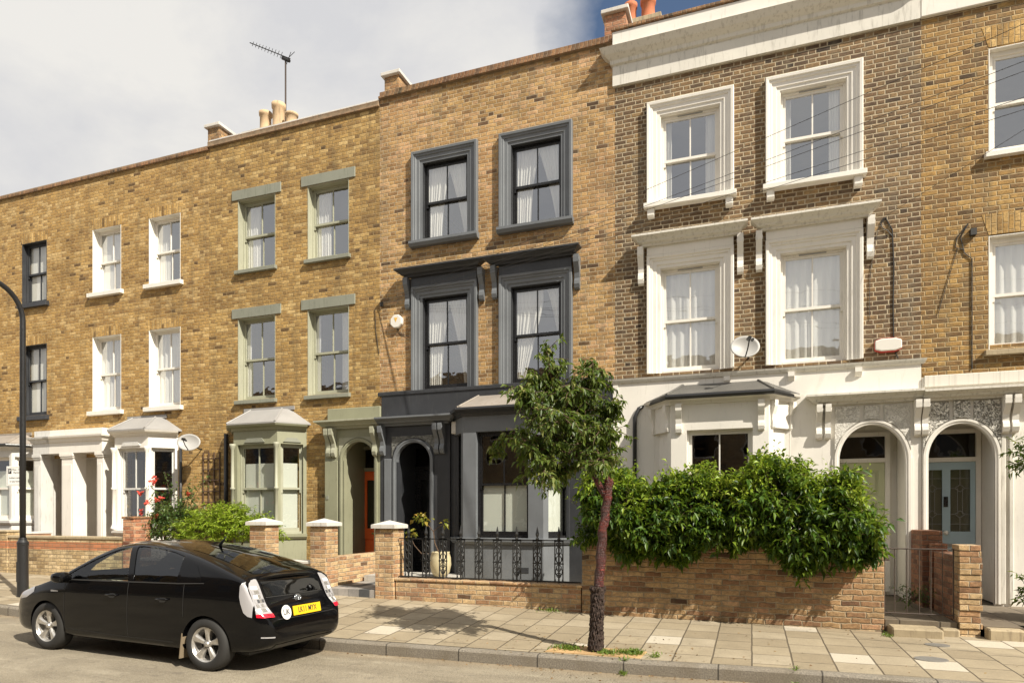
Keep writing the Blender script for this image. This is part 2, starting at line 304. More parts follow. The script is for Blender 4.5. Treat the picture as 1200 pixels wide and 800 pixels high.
flags('pale_tiles', .3, .3, [(0, (.44, .42, .38)), (1, (.50, .48, .44))], (.3, .28, .24), 2, jw=.004)
b = NB('kerb_stone'); p = b.pos(); n = b.noise(p, 60, 5, .75); m_ = b.noise(p, 3, 4); S_ = b.sep(p)
c = b.mix(b.rng(n, .35, .7), (.13, .115, .095), (.33, .29, .23)); c = b.mix(b.rng(m_, .45, .65, 0, .5), c, (.16, .13, .09))
fj = b.math('FRACT', b.math('ADD', b.math('DIVIDE', S_[0], .98), .33)); jd = b.math('MINIMUM', fj, b.math('SUBTRACT', 1., fj)); c = b.mix(b.rng(jd, .004, .012, .9, 0), c, (.03, .025, .02))
b.bsdf(c, .8, bump=n, bstr=.7, bdist=.01)
b = NB('gravel'); p = b.pos(); vo = b.n('ShaderNodeTexVoronoi'); vo.inputs['Scale'].default_value = 34; b.set(vo.inputs['Vector'], p); c = b.mix(b.sep(vo.outputs['Color'])[0], (.32, .26, .17), (.60, .53, .40))
b.bsdf(c, .9, bump=vo.outputs['Distance'], bstr=1, bdist=.02)
b = NB('vermiculated'); p = b.pos(); n = b.noise(p, 30, 3, .6, 1.5); c = b.mix(b.rng(n, .38, .50), (.20, .18, .14), (.76, .73, .66)); b.bsdf(c, .6, bump=b.rng(n, .38, .52), bstr=1, bdist=.03)
b = NB('vermiculated_white'); p = b.pos(); n = b.noise(p, 30, 3, .6, 1.5); c = b.mix(b.rng(n, .38, .50), (.60, .57, .51), (.76, .73, .66)); b.bsdf(c, .6, bump=b.rng(n, .38, .52), bstr=.7, bdist=.03)
b = NB('ornament'); p = b.pos(); n = b.noise(p, 34, 3, .6, 1.5); c = b.mix(b.rng(n, .38, .50), (.07, .07, .065), (.22, .22, .2)); b.bsdf(c, .6, bump=b.rng(n, .38, .52), bstr=1, bdist=.02)
b = NB('dirty_streak'); p = b.pos(); S_ = b.sep(p); st = b.noise(b.scl(p, (16, 16, .15)), 1.6, 3, .55)
c = b.mix(b.rng(st, .52, .66, 0, .4), (.66, .63, .56), (.32, .29, .24)); b.bsdf(c, .7, bump=st, bstr=.2, bdist=.005)

# ------------------------------------------------------------------ mesh helpers
class MB:
    world = False
    """collects faces; local frame (s along, d outward, z up) -> world"""
    def __init__(s, fr=(0, 0, 0)):
        s.v = []; s.f = []; s.fr = fr; s.c, s.sn = math.cos(fr[2]), math.sin(fr[2])
    def T(s, p):
        if s.world: return tuple(p)
        a, d, z = p; ox, oy, _ = s.fr
        return (ox + a*s.c + d*s.sn, oy + a*s.sn - d*s.c, z)
    def add(s, vs, fs):
        o = len(s.v); s.v += [s.T(p) for p in vs]; s.f += [tuple(o+i for i in f) for f in fs]; return s
    def box(s, a0, a1, d0, d1, z0, z1):
        vs = [(a, d, z) for z in (z0, z1) for d in (d0, d1) for a in (a0, a1)]
        return s.add(vs, [(0, 1, 3, 2), (4, 6, 7, 5), (0, 4, 5, 1), (2, 3, 7, 6), (0, 2, 6, 4), (1, 5, 7, 3)])
    def quad(s, *p): return s.add(list(p), [tuple(range(len(p)))])
    def prism(s, poly, a0, a1, axis='s'):
        """poly in the two other axes; extruded along axis. axis s: (d,z); axis d: (s,z); axis z: (s,d)"""
        n = len(poly); f = {'s': lambda p, t: (t, p[0], p[1]), 'd': lambda p, t: (p[0], t, p[1]), 'z': lambda p, t: (p[0], p[1], t)}[axis]
        vs = [f(p, a0) for p in poly]+[f(p, a1) for p in poly]
        return s.add(vs, [tuple(range(n)), tuple(range(2*n-1, n-1, -1))]+[(i, i+n, (i+1) % n+n, (i+1) % n) for i in range(n)])
    def tube(s, pts, r, n=8, cap=True):
        pts = [Vector(p) for p in pts]; rs = r if isinstance(r, (list, tuple)) else [r]*len(pts); vs = []; fs = []
        prev = None
        for i, p in enumerate(pts):
            t = (pts[min(i+1, len(pts)-1)]-pts[max(i-1, 0)]).normalized()
            if prev is None:
                a = Vector((0, 0, 1)) if abs(t.z) < .9 else Vector((1, 0, 0)); u = t.cross(a).normalized()
            else: u = (prev-t*prev.dot(t)).normalized()
            prev = u; w_ = t.cross(u)
            for k in range(n):
                an = 2*math.pi*k/n; q = p+(u*math.cos(an)+w_*math.sin(an))*rs[i]; vs.append(tuple(q))
        for i in range(len(pts)-1):
            for k in range(n): fs.append((i*n+k, i*n+(k+1) % n, (i+1)*n+(k+1) % n, (i+1)*n+k))
        if cap: fs += [tuple(range(n-1, -1, -1)), tuple((len(pts)-1)*n+k for k in range(n))]
        return s.add(vs, fs)
    def lathe(s, prof, c, n=16, axis='z'):
        vs = []; fs = []; m = len(prof)
        for k in range(n):
            an = 2*math.pi*k/n
            for r, h in prof:
                x, y = r*math.cos(an), r*math.sin(an)
                q = {'z': (c[0]+x, c[1]+y, c[2]+h), 'd': (c[0]+x, c[1]+h, c[2]+y), 's': (c[0]+h, c[1]+x, c[2]+y)}[axis]; vs.append(q)
        for k in range(n):
            for i in range(m-1): fs.append((k*m+i, ((k+1) % n)*m+i, ((k+1) % n)*m+i+1, k*m+i+1))
        return s.add(vs, fs)
    def sweep(s, path, prof, closed=False, cap=True):
        """path [(s,d)] counter... outward = right-hand normal side sign; prof [(offset,z)]; mitred corners"""
        P = [Vector(p) for p in path]; n = len(P); nr = []
        for i in range(n):
            def nn(a, b):
                t = (b-a).normalized(); return Vector((-t.y, t.x))
            if closed: n0, n1 = nn(P[i-1], P[i]), nn(P[i], P[(i+1) % n])
            else: n0 = nn(P[max(i-1, 0)], P[max(i-1, 0)+1]); n1 = nn(P[min(i, n-2)], P[min(i, n-2)+1])
            m = (n0+n1).normalized(); nr.append(m/max(.3, m.dot(n1)))
        k = len(prof); vs = []
        for i in range(n):
            for o, z in prof: q = P[i]+nr[i]*o; vs.append((q.x, q.y, z))
        fs = []
        for i in range(n if closed else n-1):
            j = (i+1) % n
            for a in range(k-1): fs.append((i*k+a, j*k+a, j*k+a+1, i*k+a+1))
        if cap and not closed: fs += [tuple(range(k)), tuple((n-1)*k+a for a in range(k-1, -1, -1))]
        return s.add(vs, fs)
    def build(s, name, mat, parent=None, smooth=False, label=None, bev=0):
        me = bpy.data.meshes.new(name); off = ROOT.get(parent.name, Vector((0, 0, 0))) if parent else Vector((0, 0, 0))
        me.from_pydata([tuple(Vector(p)-off) for p in s.v], [], s.f); me.update()
        bm = bmesh.new(); bm.from_mesh(me); bmesh.ops.recalc_face_normals(bm, faces=bm.faces)
        if bev: bmesh.ops.bevel(bm, geom=[e_ for e_ in bm.edges if e_.is_manifold and e_.calc_face_angle(0) > .6], offset=bev, segments=1, affect='EDGES', clamp_overlap=True)
        bm.to_mesh(me); bm.free()
        me.materials.append(M[mat]); 
        if smooth:
            for p in me.polygons: p.use_smooth = True
        o = bpy.data.objects.new(name, me); COL.objects.link(o)
        if parent: o.parent = parent; ROOT[o.name] = off
        if label: o['label'] = label
        return o
class WMB(MB):
    world = True
def wmb(): return WMB()
ROOT = {}
def tag(o, label=None, cat=None, group=None, kind=None):
    if label: o['label'] = label
    if cat: o['category'] = cat
    if group: o['group'] = group
    if kind: o['kind'] = kind
    return o
def thing(name, loc, label, cat, group=None):
    o = bpy.data.objects.new(name, None); COL.objects.link(o); o.location = loc; o.empty_display_size = .2
    ROOT[o.name] = Vector(loc); return tag(o, label, cat, group)
def struct(mb, name, mat): return tag(mb.build(name, mat), kind='structure')

def panel(mb, s0, s1, z0, z1, holes, d, reveal):
    """wall face at depth d with rectangular holes and reveals going inward"""
    ss = sorted({s0, s1, *[h[0] for h in holes], *[h[1] for h in holes]}); zs = sorted({z0, z1, *[h[2] for h in holes], *[h[3] for h in holes]})
    for a, b_ in zip(ss, ss[1:]):
        for c, e_ in zip(zs, zs[1:]):
            m, n = (a+b_)/2, (c+e_)/2
            if any(h[0] < m < h[1] and h[2] < n < h[3] for h in holes): continue
            mb.quad((a, d, c), (b_, d, c), (b_, d, e_), (a, d, e_))
    for a, b_, c, e_ in [h[:4] for h in holes]:
        q = d-reveal
        mb.quad((a, d, c), (a, q, c), (a, q, e_), (a, d, e_)); mb.quad((b_, d, c), (b_, d, e_), (b_, q, e_), (b_, q, c))
        mb.quad((a, d, e_), (a, q, e_), (b_, q, e_), (b_, d, e_)); mb.quad((a, d, c), (b_, d, c), (b_, q, c), (a, q, c))

def sash(fr, s0, s1, z0, z1, rec, fmat, parent, curtain=None, wide=.045, bars=1, glassm='window_glass', sill=None, top=False, mid=None, smat=None, box=.032, horns=True, label=None):
    """double-hung sash window at depth -rec behind the frame plane; panes, curtain and sill are its sub-parts"""
    d = -rec; mb = MB(fr); bx = box
    mb.box(s0, s0+bx, d-.10, d, z0, z1).box(s1-bx, s1, d-.10, d, z0, z1).box(s0+bx, s1-bx, d-.10, d, z1-bx, z1).box(s0+bx, s1-bx, d-.10, d+.01, z0, z0+.045)
    a, b_ = s0+bx, s1-bx; zb, zt = z0+.045, z1-bx; zm = mid if mid else (zb+zt)/2; st = wide; g = MB(fr)
    for (lo, hi, dd) in ((zm-.022, zt, d-.025), (zb, zm+.022, d-.068)):
        rb = .045 if lo > zb else .075
        mb.box(a, a+st, dd-.035, dd, lo, hi).box(b_-st, b_, dd-.035, dd, lo, hi).box(a+st, b_-st, dd-.035, dd, hi-.045, hi).box(a+st, b_-st, dd-.035, dd, lo, lo+rb)
        for k in range(1, bars+1):
            c = a+st+(b_-a-2*st)*k/(bars+1); mb.box(c-.011, c+.011, dd-.03, dd-.004, lo+rb, hi-.045)
        g.quad((a+st, dd-.018, lo+rb), (b_-st, dd-.018, lo+rb), (b_-st, dd-.018, hi-.045), (a+st, dd-.018, hi-.045))
        if horns and lo > zb:
            for q in (a, b_-st*.8): mb.box(q, q+st*.8, dd-.03, dd-.003, lo-.07, lo)
    w_ = mb.build('sash_window', fmat, parent, label=label); g.build('pane', glassm, w_)
    if curtain:
        c = MB(fr); dd = d-.112; a1, b1 = a+.005, b_-.005; L = b1-a1
        def sheet(f0, f1, ph, zlo=zb, zhi=zt, dep=dd, amp=.016, fq=58):
            n, m = 40, 14; vs = []; fs = []
            for j in range(m+1):
                t = j/m; z = zlo+(zhi-zlo)*t; x0, x1 = f0(t), f1(t)
                for i in range(n+1):
                    q = i/n; x = x0+(x1-x0)*q
                    vs.append((x, dep+amp*math.sin(q*L*fq*.8+ph+math.sin(z*2+ph)*.5)+amp*.5*math.sin(q*31+ph*2), z))
            for j in range(m):
                for i in range(n): fs.append((j*(n+1)+i, j*(n+1)+i+1, (j+1)*(n+1)+i+1, (j+1)*(n+1)+i))
            c.add(vs, fs)
        sp = (s0*7.3+z0*3.1) % 6
        if curtain == 'full': sheet(lambda t: a1, lambda t: b1, sp)
        elif curtain == 'drape':
            sheet(lambda t: a1, lambda t: a1+L*(.34+.20*t*t), sp); sheet(lambda t: b1-L*(.12+.40*t**1.3), lambda t: b1, sp+2)
        elif curtain == 'drape_left':
            sheet(lambda t: a1, lambda t: a1+L*(.18+.42*min(1, t*1.2)), sp); sheet(lambda t: b1-L*(.02+.3*t**2), lambda t: b1, sp+2)
        elif curtain == 'sides': sheet(lambda t: a1, lambda t: a1+L*.14, sp); sheet(lambda t: b1-L*.22, lambda t: b1, sp+1)
        elif curtain == 'left': sheet(lambda t: a1, lambda t: a1+L*.40, sp)
        elif curtain == 'right': sheet(lambda t: b1-L*.3, lambda t: b1, sp); sheet(lambda t: a1, lambda t: a1+L*.12, sp+1)
        elif curtain == 'slim': sheet(lambda t: a1, lambda t: a1+L*.12, sp)
        if curtain in ('half', 'half_high'):
            zh = zm if curtain == 'half' else zb+(zt-zb)*.78
            c.box(a1, b1, d-.10, d-.092, zb, zh); c.build('frosted_screen', 'frosted', w_)
        elif curtain == 'blind':
            c.box(a1, b1, dd-.01, dd, zb, zt); c.build('blind', 'curtain', w_)
        else: c.build('curtain', 'curtain', w_, smooth=True)
    if sill:
        sw, sp_, sh, sm = sill; c = MB(fr); c.prism([(-rec, z0), (-rec, z0-sh), (sp_, z0-sh), (sp_, z0-.02)], s0-sw, s1+sw); c.build('sill', sm, w_, bev=.006)
    return w_

ARCH_PROF = [(-.001, -.12), (0, .012), (.05, .015), (.06, .035), (.12, .038), (.135, .06), (.165, .062), (.175, .085), (.215, .09), (.225, .085), (.228, 0)]
def architrave(fr, s0, s1, z0, z1, mat, parent, prof=ARCH_PROF, name='architrave', base=0.):
    """moulded surround on both sides and over the opening"""
    mb = MB(fr); k = len(prof); vs = []
    for o, p in prof: vs.append([(s0-o, p+base, z0), (s0-o, p+base, z1+o), (s1+o, p+base, z1+o), (s1+o, p+base, z0)])
    V = [q for r_ in vs for q in r_]; F = []
    for i in range(k-1):
        for j in range(3): F.append((i*4+j, i*4+j+1, (i+1)*4+j+1, (i+1)*4+j))
    F.append(tuple(i*4 for i in range(k))); F.append(tuple(i*4+3 for i in range(k)))
    mb.add(V, F); return mb.build(name, mat, parent)

def cornice(fr, s0, s1, z0, z1, proj, mat, parent, name='cornice', base=0., left=True, right=True):
    """moulded cornice with mitred returns at both ends"""
    h = z1-z0; mb = MB(fr)
    pr = [(-.02, z0), (proj*.25, z0), (proj*.28, z0+h*.18), (proj*.55, z0+h*.30), (proj*.62, z0+h*.48), (proj*.90, z0+h*.72), (proj, z0+h*.78), (proj, z1-h*.02), (0, z1+h*.12), (-.02, z1+h*.12)]
    mb.sweep(([(s0, base-.02)] if left else [])+[(s0, base), (s1, base)]+([(s1, base-.02)] if right else []), pr, cap=True)
    return mb.build(name, mat, parent)

def bracket(fr, s, wd, zt, h, proj, mat, parent, base=0., name='bracket'):
    """scrolled console bracket"""
    P = []
    for i in range(9): t = math.pi*(-.1+1.15*i/8); P.append((base+proj*(.62+.38*math.sin(t*1.0)), zt-h*.02-h*.34*(i/8)))
    P = [(base-.01, zt), (base+proj, zt), (base+proj, zt-h*.08), (base+proj*.96, zt-h*.22), (base+proj*.70, zt-h*.36), (base+proj*.42, zt-h*.50), (base+proj*.34, zt-h*.66), (base+proj*.46, zt-h*.74), (base+proj*.52, zt-h*.84), (base+proj*.40, zt-h*.95), (base+proj*.18, zt-h), (base-.01, zt-h*.96)]
    mb = MB(fr); mb.prism(P, s-wd/2, s+wd/2, 's')
    mb.lathe([(0, -wd/2-.006), (proj*.20, -wd/2-.006), (proj*.20, wd/2+.006), (0, wd/2+.006)], (s, base+proj*.72, zt-h*.16), 12, 's')
    mb.lathe([(0, -wd/2-.004), (proj*.14, -wd/2-.004), (proj*.14, wd/2+.004), (0, wd/2+.004)], (s, base+proj*.32, zt-h*.88), 10, 's')
    return mb.build(name, mat, parent)

def arch_plate(fr, s0, s1, zs, za, ztop, d0, d1, mat, parent, name, n=20):
    """spandrel over a round-headed opening, with thickness"""
    mb = MB(fr); c = (s0+s1)/2; a = (s1-s0)/2; rise = za-zs
    P = [(c-a*math.cos(math.pi*i/n), zs+rise*math.sin(math.pi*i/n)) for i in range(n+1)]
    for i in range(n):
        (x0, y0), (x1, y1) = P[i], P[i+1]
        for d in (d0, d1): mb.quad((x0, d, y0), (x1, d, y1), (x1, d, ztop), (x0, d, ztop))
        mb.quad((x0, d0, y0), (x1, d0, y1), (x1, d1, y1), (x0, d1, y0))
    return mb.build(name, mat, parent)

def archivolt(fr, s0, s1, zs, za, zb, d, mat, parent, w_=.07, p=.035, n=28):
    mb = MB(fr); c = (s0+s1)/2; a = (s1-s0)/2; rise = za-zs; prof = [(0, -.02), (0, p*.6), (w_*.4, p*.7), (w_*.5, p), (w_, p), (w_, -.01)]
    path = [(c-a, zb, -1, 0)]+[(c-a*math.cos(math.pi*i/n), zs+rise*math.sin(math.pi*i/n), -math.cos(math.pi*i/n), math.sin(math.pi*i/n)) for i in range(n+1)]+[(c+a, zb, 1, 0)]
    V = []; F = []; k = len(prof)
    for x, z, nx, nz in path:
        for o, q in prof: V.append((x+nx*o, d+q, z+nz*o))
    for i in range(len(path)-1):
        for j in range(k-1): F.append((i*k+j, (i+1)*k+j, (i+1)*k+j+1, i*k+j+1))
    mb.add(V, F); return mb.build('arch_moulding', mat, parent)

def text(s, size, mat, loc, rot, parent, name, ext=.001, align='CENTER', sx=1., bold=0.):
    cu = bpy.data.curves.new(name, 'FONT'); cu.body = s; cu.size = size; cu.extrude = ext; cu.align_x = align; cu.align_y = 'CENTER'; cu.offset = bold
    o = bpy.data.objects.new(name, cu); COL.objects.link(o); dg = bpy.context.evaluated_depsgraph_get()
    me = bpy.data.meshes.new_from_object(o.evaluated_get(dg)); bpy.data.objects.remove(o)
    off = ROOT.get(parent.name, Vector((0, 0, 0)))
    me.transform(Matrix.Translation(Vector(loc)-off) @ rot.to_4x4() @ Matrix.Diagonal((sx, 1, 1, 1))); me.materials.clear(); me.materials.append(M[mat])
    q = bpy.data.objects.new(name, me); COL.objects.link(q); q.parent = parent; ROOT[q.name] = off; return q

# ------------------------------------------------------------------ ground
def interp(x, T):
    if x <= T[0][0]: return T[0][1]
    for (a, p), (b_, q) in zip(T, T[1:]):
        if x <= b_: return p+(q-p)*(x-a)/(b_-a)
    return T[-1][1]
GUT = [(-60, .5), (-20, .22), (-11.3, .055), (-8, -.025), (-5, -.085), (-1.5, -.075), (.4, -.045), (6, -.03), (60, .2)]
WB = [(-60, .8), (-20, .48), (-14.5, .396), (-6, .249), (-2, .169), (1.3, .135), (6, .12), (60, .1)]
KY = 7.15
def road_z(x, y):
    if y > KY: y = KY
    return interp(x, GUT)+.05*max(-1.2, 1-((y-1)/6.15)**2)
def pave_z(x, y):
    a = interp(x, GUT)+.14; return a+(interp(x, WB)-a)*min(1.2, max(0, (y-KY)/(9.74-KY)))
def sheet(name, mat, xs, ys, zf, kind='structure'):
    mb = MB(); nx, ny = len(xs), len(ys)
    mb.v = [(x, y, zf(x, y)) for y in ys for x in xs]
    mb.f = [(j*nx+i, j*nx+i+1, (j+1)*nx+i+1, (j+1)*nx+i) for j in range(ny-1) for i in range(nx-1)]
    o = mb.build(name, mat, smooth=True); return tag(o, kind=kind)
XS = [-60, -40, -30]+[-24+.5*i for i in range(70)]+[14, 25, 60]
sheet('ground', 'earth', [-900, -60, 60, 900], [-900, -20, 0, 15, 900], lambda x, y: -.45)
sheet('road', 'asphalt', XS, [-8, -6, -4, -2, 0, 1, 2, 3, 4, 4.5, 5, 5.5, 6, 6.4, 6.8, KY], road_z)
sheet('pavement', 'flagstone', XS, [KY+.12, 7.6, 8.1, 8.7, 9.3, 9.76, 10], pave_z)
mb = MB(); kz = lambda x: interp(x, GUT)+.14
pr = [(0, -.2), (0, .115), (.012, .132), (.03, .14), (.124, .141)]
for i, x in enumerate(XS):
    for q, z in pr: mb.v.append((x, KY+q, interp(x, GUT)+z))
k = len(pr)
mb.f = [(i*k+j, (i+1)*k+j, (i+1)*k+j+1, i*k+j+1) for i in range(len(XS)-1) for j in range(k-1)]
tag(mb.build('kerb', 'kerb_stone', smooth=False), kind='structure')
# front gardens and paths behind the front walls
GZ = .37
def slab(name, mat, x0, x1, y0, y1, z, th=.3): return struct(MB().box(x0, x1, -y1, -y0, z-th, z), name, mat)
slab('front_garden', 'earth', -24, -11.9, 9.86, 12.3, GZ); slab('front_garden', 'earth', -11.88, -7.3, 9.86, 12.3, GZ-.01)
slab('front_path', 'path_tiles', -7.02, -5.98, 9.72, 12.9, GZ+.01); slab('path', 'gravel', -5.96, -4.9, 9.9, 12.9, GZ-.02)
slab('front_step', 'pale_tiles', -6.98, -5.2, 10.95, 11.88, .50)
slab('front_garden', 'gravel', -4.88, -2.4, 9.86, 12.3, GZ-.02); slab('front_garden', 'earth', -2.38, 1.3, 9.86, 12.3, GZ)
slab('front_path', 'path_stone', 1.64, 2.44, 9.76, 12.9, GZ-.08); slab('front_path', 'path_stone', 2.72, 7.6, 9.72, 12.9, GZ-.1)

# ------------------------------------------------------------------ terraced houses
D = 12.03; F0 = (0, D, 0)
HG = 'three storey terraced brick houses'
HD_ = dict(
 HA=(-23.0, -16.6, 'brick_ochre', 10.08, 'ochre brick terraced house at the far left edge with dark painted window frames'),
 HB=(-16.6, -11.83, 'brick_ochre', 10.08, 'ochre brick terraced house with white windows, white square porch and white bay'),
 HC=(-11.83, -7.29, 'brick_sage_house', 10.14, 'ochre brick terraced house with sage green lintels, green bay and orange front door'),
 HD=(-7.29, -2.35, 'brick_buff_pink', 10.28, 'brick terraced house with charcoal ground floor and window surrounds, behind the young tree'),
 HE=(-2.35, 2.52, 'brick_brown', 9.5, 'brown brick terraced house with ornate white surrounds and white ground floor behind the hedge'),
 HF=(2.52, 7.9, 'brick_brown_ochre', 9.5, 'brick terraced house at the right edge with white arched porch and pale blue front door'))
H = {}
WT, WM = (7.2, 8.79), (4.25, 6.10)
OPEN = dict(HA=[(-18.13, -17.2), (-20.2, -19.25)], HB=[(-15.56, -14.59), (-13.68, -12.69)], HC=[(-10.99, -9.95), (-9.09, -8.04)], HD=[(-6.29, -5.29), (-4.38, -3.37)], HE=[(-1.54, -.51), (.45, 1.47)], HF=[(3.42, 4.45), (5.5, 6.5)])
GH = dict(HA=[(-19.3, -17.7, 1.3, 3.2), (-16.95, -16.606, .3, 3.1)], HB=[(-16.594, -14.95, .30, 3.1), (-14.6, -12.85, 1.3, 3.2)], HC=[(-10.95, -9.35, 1.25, 3.2), (-8.4, -7.32, .34, 3.25)],
          HD=[(-7.05, -5.95, .34, 3.25), (-5.4, -3.3, 1.2, 3.3)], HE=[(-1.45, .4, 1.2, 3.1), (1.31, 2.33, .26, 3.2)], HF=[(2.58, 3.62, .24, 3.2)])
for key, (x0, x1, brk, zt, lab) in HD_.items():
    t = thing('terraced_house', ((x0+x1)/2, D, .3), lab, 'house', HG); H[key] = t
    mt, mm = WT, (4.18, 6.05) if key in ('HD', 'HE') else WM
    holes = [(a, b_, mt[0], mt[1]) for a, b_ in OPEN[key]]+[(a, b_, mm[0], mm[1]) for a, b_ in OPEN[key]]+GH[key]
    mb = MB(F0); panel(mb, x0, x1, -.2, zt, holes, 0, .33)
    back = -9; e_ = .012
    mb.quad((x0+e_, 0, -.2), (x0+e_, 0, zt-.02), (x0+e_, back, zt-.02), (x0+e_, back, -.2)).quad((x1-e_, 0, -.2), (x1-e_, 0, zt-.02), (x1-e_, back, zt-.02), (x1-e_, back, -.2)).quad((x0, back, -.2), (x1, back, -.2), (x1, back, zr_ if False else zt-.1), (x0, back, zt-.1))
    zr_ = max(zt-1.1, 8.97); mb.quad((x0+.02, -.30, zr_), (x1-.02, -.30, zr_), (x1-.02, -.30, zt), (x0+.02, -.30, zt)).quad((x0, 0, zt), (x1, 0, zt), (x1, -.3, zt), (x0, -.3, zt))
    mb.build('wall', brk, t)
    mb = MB(F0); mb.quad((x0, -.3, zr_), (x1, -.3, zr_), (x1, back, zr_+.4), (x0, back, zr_+.4)); mb.build('roof', 'roof_dark', t)
    mb = MB(F0)
    for zf in (4.0, 6.95): mb.box(x0+.05, x1-.05, back+.1, -.4, zf-.15, zf-.02)
    mb.quad((x0+.05, -4.5, .3), (x1-.05, -4.5, .3), (x1-.05, -4.5, zt-1.2), (x0+.05, -4.5, zt-1.2)); mb.build('interior', 'interior', t)

def brick_arch(key, s0, s1, z1, h=.24, mat='brick_soldier_ochre'):
    mb = MB(F0); P = [(s0, z1), (s1, z1), (s1+.09, z1+h), (s0-.09, z1+h)]
    mb.prism(P, -.05, .004, 'd'); mb.build('brick_arch', mat, H[key])
def liner(fr, s0, s1, z0, z1, rec, mat, parent, d=.003, topm=True):
    mb = MB(fr); mb.box(s0, s0+.014, -rec, d, z0, z1).box(s1-.014, s1, -rec, d, z0, z1)
    if topm: mb.box(s0+.014, s1-.014, -rec, d-.004, z1-.012, z1)
    mb.build('reveal', mat, parent)

# parapet copings
def coping(key, z, layers):
    x0, x1 = HD_[key][:2]
    for i, (nm, h, p, mat) in enumerate(layers):
        MB(F0).box(x0+(.004 if i else 0), x1-(.004 if i else 0), -.33, p, z+.002, z+h).build(nm, mat, H[key], bev=.006); z += h
coping('HA', 10.08, [('coping', .10, .05, 'brick_on_edge')]); coping('HB', 10.08, [('coping', .10, .05, 'brick_on_edge')])
coping('HC', 10.14, [('coping', .12, .055, 'brick_on_edge'), ('parapet_flashing', .05, .02, 'flashing')])
coping('HD', 10.28, [('tile_course', .05, .07, 'brick_on_edge'), ('coping', .11, .02, 'brick_on_edge')])

# HA
t = H['HA']
for i, (a, b_) in enumerate(OPEN['HA']):
    for z0, z1, c in ((*WT, 'blind'), (*WM, 'blind')):
        sash(F0, a, b_, z0, z1, .10, 'charcoal_paint', t, c, sill=(.09, .09, .13, 'charcoal_paint'), glassm='window_glass_low'); liner(F0, a, b_, z0, z1, .13, 'charcoal_paint', t); brick_arch('HA', a, b_, z1)
# HB
t = H['HB']
for i, (a, b_) in enumerate(OPEN['HB']):
    for z0, z1, c in ((*WT, 'blind' if i == 0 else 'left'), (*WM, 'full')):
        sash(F0, a, b_, z0, z1, .15, 'white_paint', t, c, sill=(.09, .10, .12, 'white_paint'), glassm='window_glass'); liner(F0, a, b_, z0, z1, .15, 'white_clean', t); brick_arch('HB', a, b_, z1)
# HC
t = H['HC']
for i, (a, b_) in enumerate(OPEN['HC']):
    for z0, z1, c in ((*WT, 'left' if i == 0 else 'left'), (*WM, 'slim' if i == 0 else 'right')):
        sash(F0, a, b_, z0, z1, .15, 'sage_light', t, c, sill=(.05, .08, .10, 'sage_grey')); liner(F0, a, b_, z0, z1, .15, 'sage_light', t)
        MB(F0).box(a-.16, b_+.16, -.02, .025, z1+.005, z1+.225).build('lintel', 'sage_grey', t, bev=.006)
# HD
t = H['HD']
for i, (a, b_) in enumerate(OPEN['HD']):
    for z0, z1, c in ((*WT, 'drape' if i == 0 else 'drape'), (4.18, 6.05, 'drape' if i == 0 else 'drape_left')):
        sash(F0, a, b_, z0, z1, .075, 'black_paint', t, c, glassm='window_glass'); liner(F0, a, b_, z0, z1, .075, 'charcoal_paint', t, d=-.001)
        architrave(F0, a, b_, z0, z1, 'slate_paint', t)
    z0 = WT[0]; mb = MB(F0); mb.prism([(-.1, z0), (.15, z0-.01), (.15, z0-.06), (.11, z0-.12), (0, z0-.12)], a-.25, b_+.25); mb.build('sill', 'slate_paint', t)
    MB(F0).box(a-.22, b_+.22, .002, .085, 6.278, 6.47).build('frieze', 'charcoal_paint', t)
    cornice(F0, a-.28, b_+.19, 6.46, 6.61, .22, 'charcoal_paint', t, base=.09)
    for q in (a-.32, b_+.32): bracket(F0, q, .10, 6.46, .62, .17, 'slate_paint', t)
MB(F0).box(-7.285, -2.36, .002, .10, 4.10, 4.178).build('string_course', 'charcoal_paint', t, bev=.01)
# HE
t = H['HE']
for i, (a, b_) in enumerate(OPEN['HE']):
    for z0, z1, c in ((*WT, 'sides'), (4.18, 6.05, 'full')):
        sash(F0, a, b_, z0, z1, .08, 'white_paint', t, c, box=.05); liner(F0, a, b_, z0, z1, .08, 'white_paint', t, d=-.001)
        architrave(F0, a, b_, z0, z1, 'white_paint', t)
        MB(F0).box(a+.3, b_-.3, -.085, -.072, z1-.05, z1-.03).build('vent', 'metal_grey', t)
    z0 = WT[0]; mb = MB(F0); mb.prism([(-.1, z0), (.17, z0-.01), (.17, z0-.09), (0, z0-.09)], a-.27, b_+.27); mb.build('sill', 'white_paint', t, bev=.006)
    for q in (a-.15, b_+.15): MB(F0).prism([(0, z0-.092), (.12, z0-.092), (.12, z0-.22), (.09, z0-.25), (0, z0-.25)], q-.06, q+.06).build('sill_bracket', 'white_paint', t, bev=.005)
    MB(F0).box(a-.22, b_+.22, .002, .085, 6.278, 6.45).build('frieze', 'white_paint', t)
    cornice(F0, a-.24, b_+.23, 6.43, 6.60, .22, 'dirty_streak', t, base=.09)
    for q in (a-.33, b_+.33): bracket(F0, q, .10, 6.43, .66, .17, 'white_paint', t)
x0, x1 = -2.33, 2.50
mb = MB(F0); mb.sweep([(x0, -.28), (x0, 0), (x1, 0)], [(-.01, 9.46), (.05, 9.46), (.05, 9.82), (.09, 9.84), (.10, 9.90), (.19, 9.97), (.24, 10.04), (.26, 10.07), (-.01, 10.09)]); mb.build('parapet_cornice', 'dirty_streak', t)
mb = MB(F0); mb.sweep([(x0, -.28), (x0, 0), (x1, 0)], [(-.008, 9.47), (.055, 9.462), (.055, 9.80), (-.008, 9.80)]); mb.build('fascia', 'white_dirty', t)
MB(F0).box(x0-.03, x1, -.33, .21, 10.072, 10.34).build('parapet', 'white_paint', t, bev=.012)
